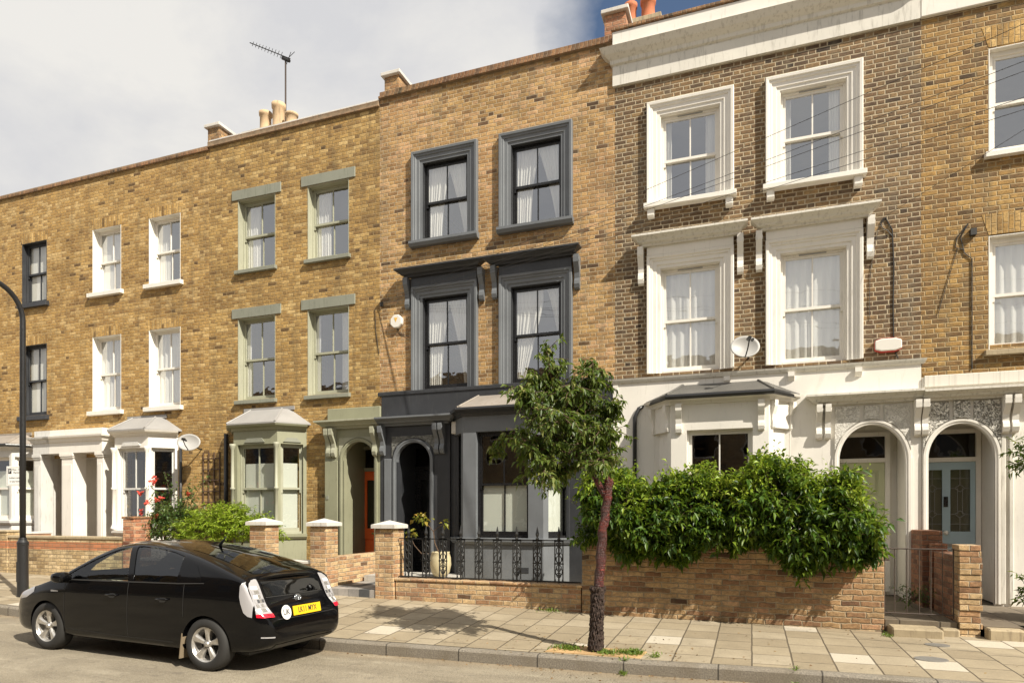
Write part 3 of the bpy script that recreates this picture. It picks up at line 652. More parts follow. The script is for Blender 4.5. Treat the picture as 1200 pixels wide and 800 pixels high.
MB(F0).box(x0-.05, x1, -.36, .24, 10.342, 10.40).build('coping', 'brick_on_edge', t, bev=.01)
# HF
t = H['HF']
for i, (a, b_) in enumerate(OPEN['HF']):
    for z0, z1, c in ((*WT, None), (4.18, 5.92, 'full')):
        sash(F0, a, b_, z0, z1, .10, 'white_paint', t, c, bars=0, box=.08, sill=(.06, .09, .10, 'white_paint' if z0 > 5 else 'stone_step')); liner(F0, a, b_, z0, z1, .10, 'white_paint', t)
        brick_arch('HF', a, b_, z1+.02, .32)
MB(F0).box(2.504, 7.9, -.33, .06, 9.47, 10.36).build('parapet', 'white_paint', t, bev=.012)
MB(F0).box(2.504, 7.9, -.36, .10, 10.362, 10.42).build('coping', 'brick_on_edge', t)

# party wall upstands and chimneys (parts of the houses)
def upstand(key, px, mat, zt, w_=.17, capm='stone_cap'):
    MB(F0).box(px-w_, px+w_, -1.3, -.36, 9.6, zt).build('party_wall', mat, H[key])
    mb = MB(F0); mb.box(px-w_-.06, px+w_+.06, -1.35, -.29, zt+.002, zt+.08); mb.build('coping', capm, H[key], bev=.01)
upstand('HB', -12.05, 'brick_stack', 10.86); upstand('HC', -7.22, 'brick_stack', 11.0); upstand('HD', -2.42, 'brick_red', 11.1, .2)
# raked parapet of the butterfly roof behind


def chimney(key, x0, x1, y, zt, mat, pots):
    mb = MB(); mb.box(x0, x1, -y-.5, -y, 9.0, zt); ch = mb.build('chimney', mat, H[key])
    MB().box(x0-.05, x1+.05, -y-.55, -y+.05, zt+.001, zt+.10).build('chimney_cap', 'stone_step', ch, bev=.01)
    for x, r, h, m_ in pots:
        mb = MB(); mb.lathe([(r*1.12, 0), (r*1.05, .06), (r*.92, .1), (r*.9, h*.8), (r*1.05, h*.84), (r*1.08, h), (r*.8, h), (r*.78, h*.3), (0, h*.3)], (x, -(-y-.25), zt+.1), 16)
        mb.fr = (0, 0, 0); mb.v = [(vx, vy, vz) for vx, vy, vz in mb.v]
        mb.v = [(vx, -vy, vz) for vx, vy, vz in mb.v] if mb.v[0][1] < 0 else mb.v
        mb.build('chimney_pot', m_, ch, smooth=True)
chimney('HC', -12.60, -11.20, 14.0, 11.62, 'brick_stack', [(-12.10, .16, .56, 'pot_buff'), (-11.68, .17, .70, 'pot_buff'), (-11.27, .16, .36, 'pot_buff')])
chimney('HE', -2.55, -1.75, 13.5, 11.62, 'brick_stack', [(-2.36, .13, .5, 'terracotta'), (-2.0, .15, .5, 'terracotta')])

# ------------------------------------------------------------------ doors
def door(fr, s0, s1, z0, z1, d, mat, parent, style, frame='white_paint', transom=None, fw=.07):
    mb = MB(fr); zt = transom or z1
    mb.box(s0-fw, s0, d-.08, d+.03, z0, zt+fw).box(s1, s1+fw, d-.08, d+.03, z0, zt+fw).box(s0, s1, d-.08, d+.03, zt, zt+fw)
    if transom: mb.box(s0, s1, d-.08, d+.035, z1, z1+.07)
    mb.build('door_frame', frame, parent)
    MB(fr).quad((s0-fw, d-.075, z0), (s1+fw, d-.075, z0), (s1+fw, d-.075, zt), (s0-fw, d-.075, zt)).build('hall_shade_sheet', 'interior', parent)  # flat dark sheet behind the door glass, standing in for the hall's shade
    if transom: MB(fr).quad((s0, d-.03, z1+.07), (s1, d-.03, z1+.07), (s1, d-.03, zt), (s0, d-.03, zt)).build('fanlight', 'fanlight_glass', parent)
    W = s1-s0; mb = MB(fr); g = MB(fr); pnl = MB(fr); hol = []
    if style == 'narrow_glass': hol = [(s0+W*.30, s0+W*.70, z0+.95, z1-.22)]; pn = [(s0+W*.14, s0+W*.46, z0+.16, z0+.72), (s0+W*.54, s0+W*.86, z0+.16, z0+.72)]
    elif style == 'twin_glass': hol = [(s0+W*.09, s0+W*.43, z0+1.02, z1-.13), (s0+W*.57, s0+W*.91, z0+1.02, z1-.13)]; pn = [(s0+W*.10, s0+W*.44, z0+.14, z0+.72), (s0+W*.56, s0+W*.90, z0+.14, z0+.72)]
    elif style == 'one_glass': hol = [(s0+W*.22, s0+W*.78, z0+.95, z1-.2)]; pn = [(s0+W*.14, s0+W*.86, z0+.16, z0+.72)]
    else: pn = [(s0+W*(.12+.42*i), s0+W*(.46+.42*i), a, b_) for i in (0, 1) for a, b_ in ((z0+.15, z0+.75), (z0+.95, z0+1.5), (z0+1.62, z1-.14))]
    panel(mb, s0+.004, s1-.004, z0+.01, z1-.004, hol+pn, d, .022)
    for a, b_, c, e_ in pn: mb.quad((a, d-.022, c), (b_, d-.022, c), (b_, d-.022, e_), (a, d-.022, e_))
    dr = mb.build('door', mat, parent)
    for a, b_, c, e_ in pn: MB(fr).box(a+.035, b_-.035, d-.02, d-.004, c+.035, e_-.035).build('door_panel', mat, dr, bev=.008)
    for a, b_, c, e_ in hol:
        g.quad((a, d-.02, c), (b_, d-.02, c), (b_, d-.02, e_), (a, d-.02, e_))
    if hol: g.build('door_glass', 'door_glass', dr)
    if style == 'twin_glass':
        lead = MB(fr)
        for a, b_, c, e_ in hol:
            m = (a+b_)/2; r = .006; dd = d-.015; h = e_-c; q1 = c+h*.28; q2 = c+h*.70; w4 = (b_-a)*.25
            L = [((m, c), (m, q1-.06)), ((m, q2+.06), (m, e_)), ((a, c+h*.12), (b_, c+h*.12)), ((a, e_-h*.14), (b_, e_-h*.14)), ((m-w4*.5, q1), (m-w4*.5, q2)), ((m+w4*.5, q1), (m+w4*.5, q2)), ((a, q1), (m-.07, q1)), ((m+.07, q1), (b_, q1)), ((a, q2), (m-.07, q2)), ((m+.07, q2), (b_, q2))]
            for q in (q1, q2): L += [((m-.07, q), (m, q+.06)), ((m, q+.06), (m+.07, q)), ((m+.07, q), (m, q-.06)), ((m, q-.06), (m-.07, q))]
            for (x0_, z0_), (x1_, z1_) in L: lead.tube([(x0_, dd, z0_), (x1_, dd, z1_)], r, 4)
        lead.build('glazing_lead', 'metal_grey', dr)
    return dr

# ------------------------------------------------------------------ bay windows
def bay(key, wl, fl, fr_, wr, dp, zs, zt, ze, mat, wmat, hole_f, roofm, cur, base=.2, slim=False, sidew=True, roof_top=None, glassm='window_glass_low', capm=None, gutter='pipe_black', ctype=None, headm=None):
    t = H[key]; front = (0, D-dp, 0); al = math.atan2(dp, fl-wl); ll = math.hypot(dp, fl-wl); ar = math.atan2(dp, wr-fr_); lr = math.hypot(dp, wr-fr_)
    FL = (wl, D, -al); FR = (fr_, D-dp, ar); path = [(wl, 0), (fl, dp), (fr_, dp), (wr, 0)]
    body = MB(F0); f = MB(front); panel(f, fl, fr_, base, ze, [(hole_f[0], hole_f[1], zs, zt)], 0, .14)
    L = MB(FL); R_ = MB(FR); m = .07 if slim else .11
    hl = [(m, ll-m, zs, zt)] if sidew else []; hr = [(m, lr-m, zs, zt)] if sidew else []
    panel(L, 0, ll, base, ze, hl, 0, .10); panel(R_, 0, lr, base, ze, hr, 0, .10)
    body.v = f.v+L.v+R_.v; body.f = f.f+[tuple(i+len(f.v) for i in q) for q in L.f]+[tuple(i+len(f.v)+len(L.v) for i in q) for q in R_.f]
    bw = body.build('bay_window', mat, t)
    ws = (sash(front, hole_f[0], hole_f[1], zs, zt, .09, wmat, bw, None, glassm=glassm), )
    def cur_(fr, a, b_, typ):
        c = MB(fr); zm = (zs+.045+zt-.05)/2
        if typ == 'half': c.box(a+.06, b_-.06, -.20, -.192, zs+.05, zm)
        if typ == 'half_high': c.box(a+.06, b_-.06, -.20, -.192, zs+.05, zs+(zt-zs)*.79)
        c.build('frosted_screen', 'frosted', bw)
    if cur: cur_(front, hole_f[0], hole_f[1], cur)
    if sidew:
        for fr, l in ((FL, ll), (FR, lr)):
            if sidew == 'blank': MB(fr).box(m-.01, l-m+.01, -.11, -.07, zs-.01, zt+.01).build('blank_panel', mat, bw); continue
            sash(fr, m, l-m, zs, zt, .07, wmat, bw, None, glassm=glassm, bars=0, box=.03, wide=.035)
            if cur: cur_(fr, m, l-m, cur)
    sl = MB(F0); sl.sweep(path, [(-.02, zs-.12), (.03, zs-.12), (.07, zs-.07), (.075, zs-.01), (-.02, zs)]); sl.build('bay_sill', capm or mat, bw)
    # eaves moulding, gutter and roof
    ev = MB(F0); ev.sweep(path, [(-.01, ze-.10), (.03, ze-.10), (.05, ze-.05), (.13, ze-.02), (.15, ze+.02), (-.01, ze+.02)]); ev.build('eaves', headm or mat, bw)
    rf = MB(F0); rt = roof_top or ze+.33
    n = [(wl-.12, -.01), (fl-.06, dp+.15), (fr_+.06, dp+.15), (wr+.12, -.01)]
    top = [(fl+.02, -.01), (fl+.16, .10), (fr_-.16, .10), (fr_-.02, -.01)]
    V = [(x, y, ze+.02) for x, y in n]+[(x, y, ze+.05) for x, y in n]+[(x, y, rt) for x, y in top]
    rf.add(V, [(0, 1, 5, 4), (1, 2, 6, 5), (2, 3, 7, 6), (4, 5, 9, 8), (5, 6, 10, 9), (6, 7, 11, 10), (8, 9, 10, 11), (3, 2, 1, 0)])
    for a, b_ in ((5, 9), (6, 10)):
        rf2 = MB(F0); rf.tube([Vector(V[a])+Vector((0, 0, .004)), Vector(V[b_])+Vector((0, 0, .004))], .022, 6)
    rf.box(fl-.1, fr_+.1, .001, .03, rt-.02, rt+.06)
    r_ = rf.build('bay_roof', roofm, bw)
    if gutter:
        g = MB(F0); pts = [(x, y, ze+.015) for x, y in n]; g.tube([(wl-.10, .0, ze+.01), (fl-.07, dp+.16, ze+.01), (fr_+.07, dp+.16, ze+.01), (wr+.10, .0, ze+.01)], .044, 8); g.build('gutter', gutter, bw)
    return bw, front, FL, FR, ll, lr
def column(fr, s, d, z0, z1, r, mat, parent, ring=.5):
    h = z1-z0; MB(fr).lathe([(0, 0), (r*1.9, 0), (r*1.9, .05), (r*1.3, .09), (r, .13), (r, h*ring-.03), (r*1.5, h*ring-.015), (r*1.5, h*ring+.015), (r, h*ring+.03), (r*.95, h-.13), (r*1.35, h-.10), (r*1.8, h-.04), (r*1.9, h), (0, h)], (s, d, z0), 12).build('column', mat, parent, smooth=True)

# HA bay (mostly outside the picture) with brown tiled roof
bay('HA', -19.75, -19.4, -17.85, -17.48, .45, 1.52, 3.14, 3.42, 'white_grey', 'white_paint', (-19.2, -17.93), 'slate_tiles', 'half_high', slim=True, gutter='pipe_black')
# HB bay
bw, fb, FL, FR, ll, lr = bay('HB', -14.68, -14.25, -13.2, -12.76, .45, 1.30, 3.22, 3.60, 'white_paint', 'white_grey', (-14.16, -13.28), 'lead_light', None, slim=True, gutter=None, roof_top=3.98, glassm='window_glass_low')
for s_, d_ in ((-14.25, .48), (-13.2, .48)): column(F0, s_, d_, 1.3, 3.24, .035, 'white_clean', bw)
for a, b_ in ((-13.95, -13.5),): MB(F0).prism([(a-.08, 3.27), (b_+.08, 3.27), (b_, 3.36), (a, 3.36)], .452, .475, 'd').build('relief_panel', 'white_grey', bw)
# HC bay
bw, fb, FL, FR, ll, lr = bay('HC', -11.12, -10.70, -9.53, -9.12, .45, 1.25, 3.18, 3.58, 'sage_paint', 'sage_light', (-10.6, -9.62), 'lead_light', 'half_high', slim=True, gutter=None, roof_top=3.98)
for s_, d_ in ((-10.7, .48), (-9.53, .48)): column(F0, s_, d_, 1.25, 3.2, .035, 'sage_light', bw)
MB(F0).prism([(-10.4, 3.22), (-9.85, 3.22), (-9.93, 3.31), (-10.32, 3.31)], .452, .475, 'd').build('relief_panel', 'sage_grey', bw)
MB(FR).prism([(.12, 3.22), (lr-.12, 3.22), (lr-.2, 3.31), (.2, 3.31)], .002, .025, 'd').build('relief_panel', 'sage_grey', bw)
# HD ground floor
t = H['HD']
mb = MB(F0); panel(mb, -7.2, -2.365, .0, 4.10, [(-6.82, -6.05, .3, 3.117), (-5.45, -3.25, 1.15, 3.32)], .08, .09); mb.build('render_wall', 'charcoal_paint', t)
bay('HD', -5.62, -5.17, -3.57, -3.12, .5, 1.22, 3.22, 3.62, 'slate_paint', 'black_paint', (-4.9, -3.86), 'slate_tiles', 'half', gutter='pipe_black', roof_top=3.97, headm='charcoal_paint')
# HE ground floor
t = H['HE']
mb = MB(F0); panel(mb, -2.38, 2.505, .0, 4.06, [(1.345, 2.29, .2, 3.10), (-1.5, .45, 1.1, 3.2)], .08, .09); mb.build('render_wall', 'white_paint', t)
mb = MB(F0); mb.sweep([(-2.40, -.02), (-2.40, .08), (2.52, .08), (2.52, -.02)], [(0, 4.02), (.03, 4.03), (.05, 4.07), (.06, 4.10), (-.06, 4.115)]); mb.build('string_course', 'white_dirty', t)
bw, fb, FL, FR, ll, lr = bay('HE', -1.70, -1.29, .265, .67, .5, 1.15, 3.08, 3.62, 'white_paint', 'white_paint', (-1.03, .02), 'lead', None, roof_top=3.92, sidew='blank')
for s_ in (-1.16, .15): bracket(fb, s_, .10, 3.52, .50, .12, 'white_paint', bw)
for s_ in (.09, lr-.09): bracket(FR, s_, .08, 3.52, .46, .085, 'white_paint', bw)
for s_ in (.09, ll-.09): bracket(FL, s_, .08, 3.52, .46, .085, 'white_paint', bw)
mb = MB(F0); mb.tube([(-1.79, .02, 3.62), (-1.90, .11, 3.55), (-1.97, .12, 3.40), (-1.97, .12, .4)], .036, 10); mb.build('drainpipe', 'pipe_black', t, smooth=True)
for s_ in (-.40, .62, 1.62): MB(F0).prism([(.08, 4.02), (.15, 4.02), (.15, 3.95), (.11, 3.90), (.08, 3.88)], s_-.05, s_+.05).build('small_bracket', 'white_paint', t)
# HF ground floor
t = H['HF']
mb = MB(F0); panel(mb, 2.51, 7.9, .0, 3.80, [(2.60, 3.48, .2, 3.06)], .078, .09); mb.build('render_wall', 'white_paint', t)
MB(F0).box(2.54, 7.9, .08, .12, 3.64, 3.82).build('string_course', 'dirty_streak', t, bev=.008)
for s_ in (3.58, 3.68): MB(F0).box(s_-.03, s_+.03, .078, .11, .3, 2.85).build('pilaster', 'white_dirty', t, bev=.01)
# porch cornices, brackets, arches of HE / HF
def porch_arch(key, s0, s1, zs, za, ztop, d, mat, orn, recmat, depth=.68, z0=.3, zb=.3):
    t = H[key]; arch_plate(F0, s0, s1, zs, za-.002, za+.0, d-.09, d-.001, mat, t, 'arch_spandrel')
    archivolt(F0, s0, s1, zs, za, zb, d, mat, t)
    # recess: jambs, soffit
    mb = MB(F0); q = d-.091; e_ = -depth
    mb.quad((s0-.02, q, z0), (s0-.02, e_, z0), (s0-.02, e_, za+.1), (s0-.02, q, za+.1)).quad((s1+.02, q, z0), (s1+.02, e_, z0), (s1+.02, e_, za+.1), (s1+.02, q, za+.1)).quad((s0-.02, q, za+.1), (s0-.02, e_, za+.1), (s1+.02, e_, za+.1), (s1+.02, q, za+.1))
    mb.quad((s0-.03, e_-.002, z0), (s1+.03, e_-.002, z0), (s1+.03, e_-.002, za+.12), (s0-.03, e_-.002, za+.12))
    mb.build('porch_recess', recmat, t)
for key, s0, s1, za, lab in (('HE', 1.345, 2.29, 3.10, ''), ('HF', 2.60, 3.48, 3.06, '')):
    porch_arch(key, s0, s1, 2.53, za, 3.4, .08, 'white_paint', 'vermiculated', 'white_paint')
    c = (s0+s1)/2; a = (s1-s0)/2; rise = za-2.53
    for ia, ib in ((.07, .40), (.435, .565), (.60, .93)):
        mb = MB(F0); n = 10; P = []
        for i in range(n+1): u = math.pi*(ia+(ib-ia)*i/n); P.append((c-(a+.085)*math.cos(u), 2.53+(rise+.085)*math.sin(u)))
        T = [(max(s0-.06, min(s1+.06, x)), 3.40) for x, _ in reversed(P)]
        if ia == .435: T = [(c+.11, 3.40), (c-.11, 3.40)]
        mb.prism(P+T, .082, .112 if ia != .435 else .125, 'd'); mb.build('rusticated_block', 'vermiculated_white' if key == 'HE' else 'vermiculated', H[key])
cornice(F0, 1.08, 2.505, 3.44, 3.60, .24, 'white_dirty', H['HE'], base=.08, name='porch_cornice', right=False)
cornice(F0, 2.51, 7.8, 3.42, 3.58, .24, 'dirty_streak', H['HF'], base=.08, name='porch_cornice', left=False)
for key, L in (('HE', (1.04, 1.17, 2.44)), ('HF', (2.545, 3.60, 3.72))):
    for s_ in L: bracket(F0, s_, .085, 3.44, .56, .19, 'white_paint', H[key], base=.08)
for s_ in (1.27, 2.36): MB(F0).box(s_-.03, s_+.03, .08, .10, .3, 2.55).build('pilaster', 'white_paint', H['HE'])
door(F0, 1.28, 2.12, .36, 2.54, -.62, 'door_green', H['HE'], 'panels', transom=2.98); door(F0, 2.60, 3.42, .36, 2.52, -.62, 'door_blue', H['HF'], 'twin_glass', transom=2.98)
mb = MB(F0); mb.box(2.97, 3.03, -.62, -.60, 1.78, 1.95); mb.build('intercom', 'black_paint', H['HF']); MB(F0).lathe([(0, 0), (.035, 0), (.04, .03), (.02, .06), (0, .065)], (3.0, -.62, 1.36), 12, 'd').build('door_knob', 'white_clean', H['HF'], smooth=True)
MB(F0).box(2.86, 3.14, -.62, -.607, 1.13, 1.18).build('letterbox', 'metal_grey', H['HF'])
# HC / HD porch pair
t = H['HC']
mb = MB(F0); panel(mb, -8.55, -7.202, .25, 3.47, [(-8.09, -7.33, .2, 3.18)], .13, .125); mb.quad((-8.55, .13, .25), (-8.55, 0, .25), (-8.55, 0, 3.47), (-8.55, .13, 3.47)); mb.build('porch', 'sage_paint', t)
mb = MB(F0); panel(mb, -7.198, -5.62, .25, 3.47, [(-6.82, -6.05, .2, 3.12)], .13, .045); mb.quad((-5.62, .13, .25), (-5.62, .08, .25), (-5.62, .08, 3.47), (-5.62, .13, 3.47)); mb.build('porch', 'charcoal_paint', H['HD']); MB(F0).box(-7.1, -6.93, .131, .15, .3, 2.8).build('pilaster', 'slate_paint', H['HD'], bev=.008)
porch_arch('HC', -8.09, -7.33, 2.79, 3.18, 3.4, .13, 'sage_paint', 'ornament', 'sage_paint', depth=.78); porch_arch('HD', -6.82, -6.05, 2.73, 3.12, 3.4, .13, 'slate_paint', 'ornament', 'charcoal_paint', depth=.78)
for key, s0, s1, za, m_ in (('HC', -8.09, -7.33, 3.18, 'sage_light'), ('HD', -6.82, -6.05, 3.12, 'ornament')):
    arch_plate(F0, s0-.10, s1+.10, 2.82, za+.085, 3.27 if key == 'HC' else 3.25, .131, .148, m_, H[key], 'spandrel_ornament')
cornice(F0, -8.42, -7.203, 3.46, 3.63, .25, 'sage_light', H['HC'], base=.13, name='porch_cornice', right=False); 
cornice(F0, -7.198, -5.70, 3.46, 3.63, .25, 'slate_paint', H['HD'], base=.13, name='porch_cornice', left=False)
MB(F0).box(-8.5, -7.21, .002, .12, 3.66, 3.90).build('porch_parapet', 'sage_paint', H['HC'], bev=.01)
for s_ in (-8.42, -8.30, -7.30): bracket(F0, s_, .09, 3.46, .60, .19, 'sage_light', H['HC'], base=.13)
for s_ in (-7.12, -5.88, -5.76): bracket(F0, s_, .09, 3.46, .60, .19, 'slate_paint', H['HD'], base=.13)
for s_, m_, k_ in ((-8.42, 'sage_paint', 'HC'),): MB(F0).box(s_-.12, s_+.20, .131, .155, .3, 2.8).build('pilaster', m_, H[k_], bev=.008)
door(F0, -8.24, -7.40, .40, 2.62, -.72, 'door_orange', H['HC'], 'one_glass', 'sage_paint', transom=3.1); door(F0, -6.96, -6.14, .40, 2.62, -.72, 'black_paint', H['HD'], 'narrow_glass', 'black_paint', transom=3.1)
MB(F0).box(-7.93, -7.71, -.72, -.708, 1.22, 1.26).build('letterbox', 'brass', H['HC']); MB(F0).box(-6.34, -6.30, -.72, -.70, 1.72, 1.84).build('door_handle', 'chrome', H['HD'])
Rz = Matrix.Rotation(R(90), 3, 'X')
text('25', .17, 'sage_light', (-6.28, D+.74, 2.84), Rz, H['HD'], 'door_number')
MB(F0).box(-8.50, -8.44, .156, .166, 1.98, 2.06).build('number_plaque', 'sage_grey', H['HC'])
# HA / HB square porch
t = H['HB']
def porch_half(key, s0, s1, cols, mat):
    t = H[key]; mb = MB(F0)
    for a, b_ in cols:
        mb.box(a, b_, -.02, .33, .3, 3.06).box(a-.02, b_+.02, -.01, .355, 3.06, 3.10).box(a-.035, b_+.035, -.01, .37, 3.102, 3.18).box(a+.045, b_-.045, .331, .345, .5, 2.9)
    p = mb.build('porch_column', mat, t, bev=.004)
    mb = MB(F0); mb.box(s0, s1, -.01, .36, 3.182, 3.46); mb.build('porch_entablature', mat, t)
    return p
porch_half('HB', -16.598, -14.78, [(-16.2, -15.8), (-14.99, -14.78)], 'white_paint'); porch_half('HA', -17.19, -16.602, [(-17.19, -16.95)], 'white_grey')
mb = MB(F0); mb.sweep([(-16.598, 0), (-16.598, .36), (-14.78, .36), (-14.78, 0)], [(0, 3.45), (.03, 3.46), (.05, 3.52), (.10, 3.56), (.11, 3.60), (0, 3.62)]); mb.box(-16.596, -14.80, .01, .34, 3.60, 3.77); mb.build('porch_cornice', 'white_paint', H['HB'])
mb = MB(F0); mb.sweep([(-17.19, 0), (-17.19, .36), (-16.602, .36), (-16.602, 0)], [(0, 3.45), (.03, 3.46), (.05, 3.52), (.10, 3.56), (.11, 3.60), (0, 3.62)]); mb.box(-17.17, -16.604, .01, .34, 3.60, 3.77); mb.build('porch_cornice', 'white_grey', H['HA'])
for key, a, b_, m_ in (('HA', -16.943, -16.602, 'white_grey'), ('HB', -16.598, -14.957, 'white_paint')):
    mb = MB(F0)
    mb.quad((a, -.95, .3), (b_, -.95, .3), (b_, -.95, 3.092), (a, -.95, 3.092)).quad((a, -.001, 3.092), (b_, -.001, 3.092), (b_, -.95, 3.092), (a, -.95, 3.092))
    x = a if key == 'HA' else b_; mb.quad((x, -.001, .3), (x, -.95, .3), (x, -.95, 3.092), (x, -.001, 3.092)); mb.build('porch_recess', m_, H[key])
MB(F0).box(-16.593, -16.585, -.95, -.001, .3, 3.09).build('porch_lining', 'white_paint', H['HB'])
MB(F0).box(-16.22, -15.98, -.949, -.02, .3, 3.09).build('porch_divider', 'white_paint', H['HB'])
door(F0, -15.85, -15.05, .40, 2.5, -.93, 'door_white', H['HB'], 'panels')

# ------------------------------------------------------------------ front walls, piers, railing, gate
GW = 'low brick front garden walls'
def gwall(label, x0, x1, y0, y1, z1, mat, cap=None, capname='coping', zb=0., capz=.06, ov=.02):
    t = thing('garden_wall', ((x0+x1)/2, (y0+y1)/2, zb+.2), label, 'wall', GW)
    MB().box(x0, x1, -y1, -y0, zb, z1).build('brickwork', mat, t, bev=.006)
    if cap: MB().box(x0-ov, x1+ov, -y1-ov, -y0+ov, z1+.002, z1+capz).build(capname, cap, t, bev=.01)
    return t
gwall('low buff brick wall with an orange brick band, behind the street lamp and the car', -15.1, -11.74, 9.74, 9.97, 1.15, 'brick_striped', 'stone_step')
gwall('low reddish brick wall at the far left edge of the pavement', -22.5, -15.55, 9.74, 9.97, 1.02, 'brick_red', 'stone_step')
gwall('orange brick divider running back to the white square porch', -16.72, -16.50, 9.98, 11.65, 1.18, 'brick_red', 'stone_cap')
gwall('low brick wall hidden mostly behind the black car below the green bay', -11.30, -8.62, 9.74, 9.97, .75, 'brick_garden_warm', 'stone_cap')
gwall('short brick wall between two capped piers beside the rear of the car', -8.18, -7.32, 9.76, 9.96, .78, 'brick_garden_warm', 'stone_cap')
gwall('small brick wall running back beside the tiled path to the orange door', -7.25, -7.03, 10.1, 11.85, .90, 'brick_garden_warm')
gwall('dwarf brick wall carrying the black iron railing', -5.60, -2.42, 9.74, 9.96, .55, 'brick_garden_warm', 'brick_garden_warm', capz=.045)
gwall('long weathered brick wall underneath the overhanging hedge', -2.40, 1.62, 9.72, 9.98, 1.16, 'brick_garden_brown', 'brick_garden_brown', ov=.01)
gwall('dark red brick wall running back between the gate and the blue door', 2.47, 2.68, 10.02, 11.15, 1.13, 'brick_divider')
PG = 'brick gate piers'
def pier(label, x0, x1, y0, y1, z1, mat, cap='pyramid', zb=0.):
    cx, cy = (x0+x1)/2, (y0+y1)/2; t = thing('gate_pier', (cx, cy, zb+.2), label, 'pier', PG)
    MB().box(x0, x1, -y1, -y0, zb, z1).build('shaft', mat, t, bev=.008)
    if cap == 'pyramid':
        mb = MB(); o = .05; h = z1+.005; mb.box(x0-o, x1+o, -y1-o, -y0+o, h, h+.06); b0 = [(x0-o, -y1-o), (x1+o, -y1-o), (x1+o, -y0+o), (x0-o, -y0+o)]
        mb.add([(x, y, h+.0605) for x, y in b0]+[(cx, -cy, h+.135)], [(0, 1, 4), (1, 2, 4), (2, 3, 4), (3, 0, 4)]); mb.build('cap_stone', cap_m, t)
    elif cap: MB().box(x0-.02, x1+.02, -y1-.02, -y0+.02, z1+.003, z1+.05).build('cap_stone', cap, t, bev=.012)
cap_m = 'stone_cap'
pier('capped brick pier nearest the lime green shrub', -8.60, -8.24, 9.70, 10.06, 1.46, 'brick_garden_warm')
pier('capped brick pier on the left of the tiled path to the orange door', -7.28, -6.95, 9.70, 10.06, 1.45, 'brick_garden_warm')
pier('capped brick pier where the iron railing begins', -5.97, -5.62, 9.70, 10.06, 1.42, 'brick_garden_warm')
pier('mossy brick pier beside the red flowering bush', -11.72, -11.42, 9.70, 10.1, 1.57, 'brick_red', 'brick_on_edge')
pier('low brick pier behind the lower part of the street lamp', -15.5, -15.12, 9.72, 10.0, 1.27, 'brick_striped', 'stone_step')
# weathered pier by the gate: courses slightly out of line
t = thing('gate_pier', (2.57, 9.86, .2), 'crumbling uncapped red and buff brick pier on the right of the iron gate', 'pier', PG)
rnd = random.Random(4); z = .075; mb = MB()
while z < 1.27:
    o = rnd.uniform(-.009, .009); q = rnd.uniform(-.009, .009); mb.box(2.45+o, 2.69+o+rnd.uniform(-.006, .006), -10.02, -9.72+q, z+.003, z+.072); mb.box(2.462, 2.678, -10.01, -9.735, z-.003, z+.003); z += .075
mb.build('shaft', 'brick_garden_warm', t, bev=.005)
t = thing('garden_wall', (2.56, 11.5, .3), 'taller brick stub of the dividing wall against the white porch', 'wall', GW)
MB().box(2.36, 2.62, -11.93, -11.2, .2, 1.42).build('brickwork', 'brick_divider', t, bev=.01); MB().box(2.44, 2.64, -11.19, -11.02, .2, 1.24).build('stepped_end', 'brick_divider', t, bev=.01)

# stone steps
for i, (x0, x1, y0, y1, z0, z1, lab) in enumerate([(1.66, 2.22, 9.42, 10.05, .10, .235, 'broken stone step slab under the iron gate'), (2.24, 2.44, 9.62, 10.05, .12, .225, 'small stone block between the gate step and the brick pier'),
        (2.72, 3.10, 9.55, 9.95, .08, .26, 'pale stone edging block right of the crumbling pier'), (3.11, 3.62, 9.52, 9.95, .07, .27, 'reddish stone edging block at the right end of the path edge')]):
    mb = MB(); mb.box(x0, x1, -y1, -y0, z0-.2, z1); o = mb.build('stone_step', 'stone_step', bev=.02); o.location = (0, 0, 0); tag(o, lab, 'step', 'stone steps and edging')
# iron railing with cast balusters
t = thing('iron_railing', (-4, 9.86, .6), 'black wrought iron railing with spiked cast balusters on the dwarf wall', 'railing')
MB().box(-5.60, -2.45, -9.872, -9.848, 1.245, 1.262).build('top_rail', 'iron_black', t); MB().box(-5.60, -2.45, -9.875, -9.845, .605, .628).build('bottom_rail', 'iron_black', t)
bx = [-5.42, -5.09, -4.78, -4.46, -4.14, -3.82, -3.49, -3.15, -2.80]; proto = None
def baluster(x):
    mb = MB(); c = (x, -9.86)
    for q in (-.065, .065): mb.tube([(x+q, c[1], .64), (x+q, c[1], 1.26)], .0095, 6); mb.tube([(x+q, c[1], .62), (x+q*.9, c[1], .66)], [.018, .008], 6)
    mb.tube([(x, c[1], .56), (x, c[1], 1.30)], .014, 6)
    mb.lathe([(0, 0), (.022, 0), (.028, .02), (.012, .04), (.024, .065), (.03, .09), (.02, .13), (.006, .20), (0, .215)], (x, c[1], 1.26), 8)
    def ring(cz, r, sx=1., w=.008): mb.tube([(x+sx*r*math.cos(a), c[1], cz+r*math.sin(a)) for a in [2*math.pi*i/12 for i in range(13)]], w, 5)
    for cz in (.72, 1.19): ring(cz, .036)
    ring(1.10, .052, .8); ring(.96, .058, .75); ring(.83, .05, .8)
    for s_ in (-1, 1):
        mb.tube([(x, c[1], .90), (x+s_*.045, c[1], .94), (x+s_*.06, c[1], 1.02), (x+s_*.03, c[1], 1.07), (x+s_*.012, c[1], 1.03)], .008, 5)
        mb.tube([(x, c[1], .70), (x+s_*.05, c[1], .74), (x+s_*.055, c[1], .80), (x+s_*.02, c[1], .82)], .009, 5)
    mb.box(x-.075, x+.075, c[1]-.012, c[1]+.012, .885, .905); mb.box(x-.075, x+.075, c[1]-.012, c[1]+.012, 1.235, 1.265)
    return mb
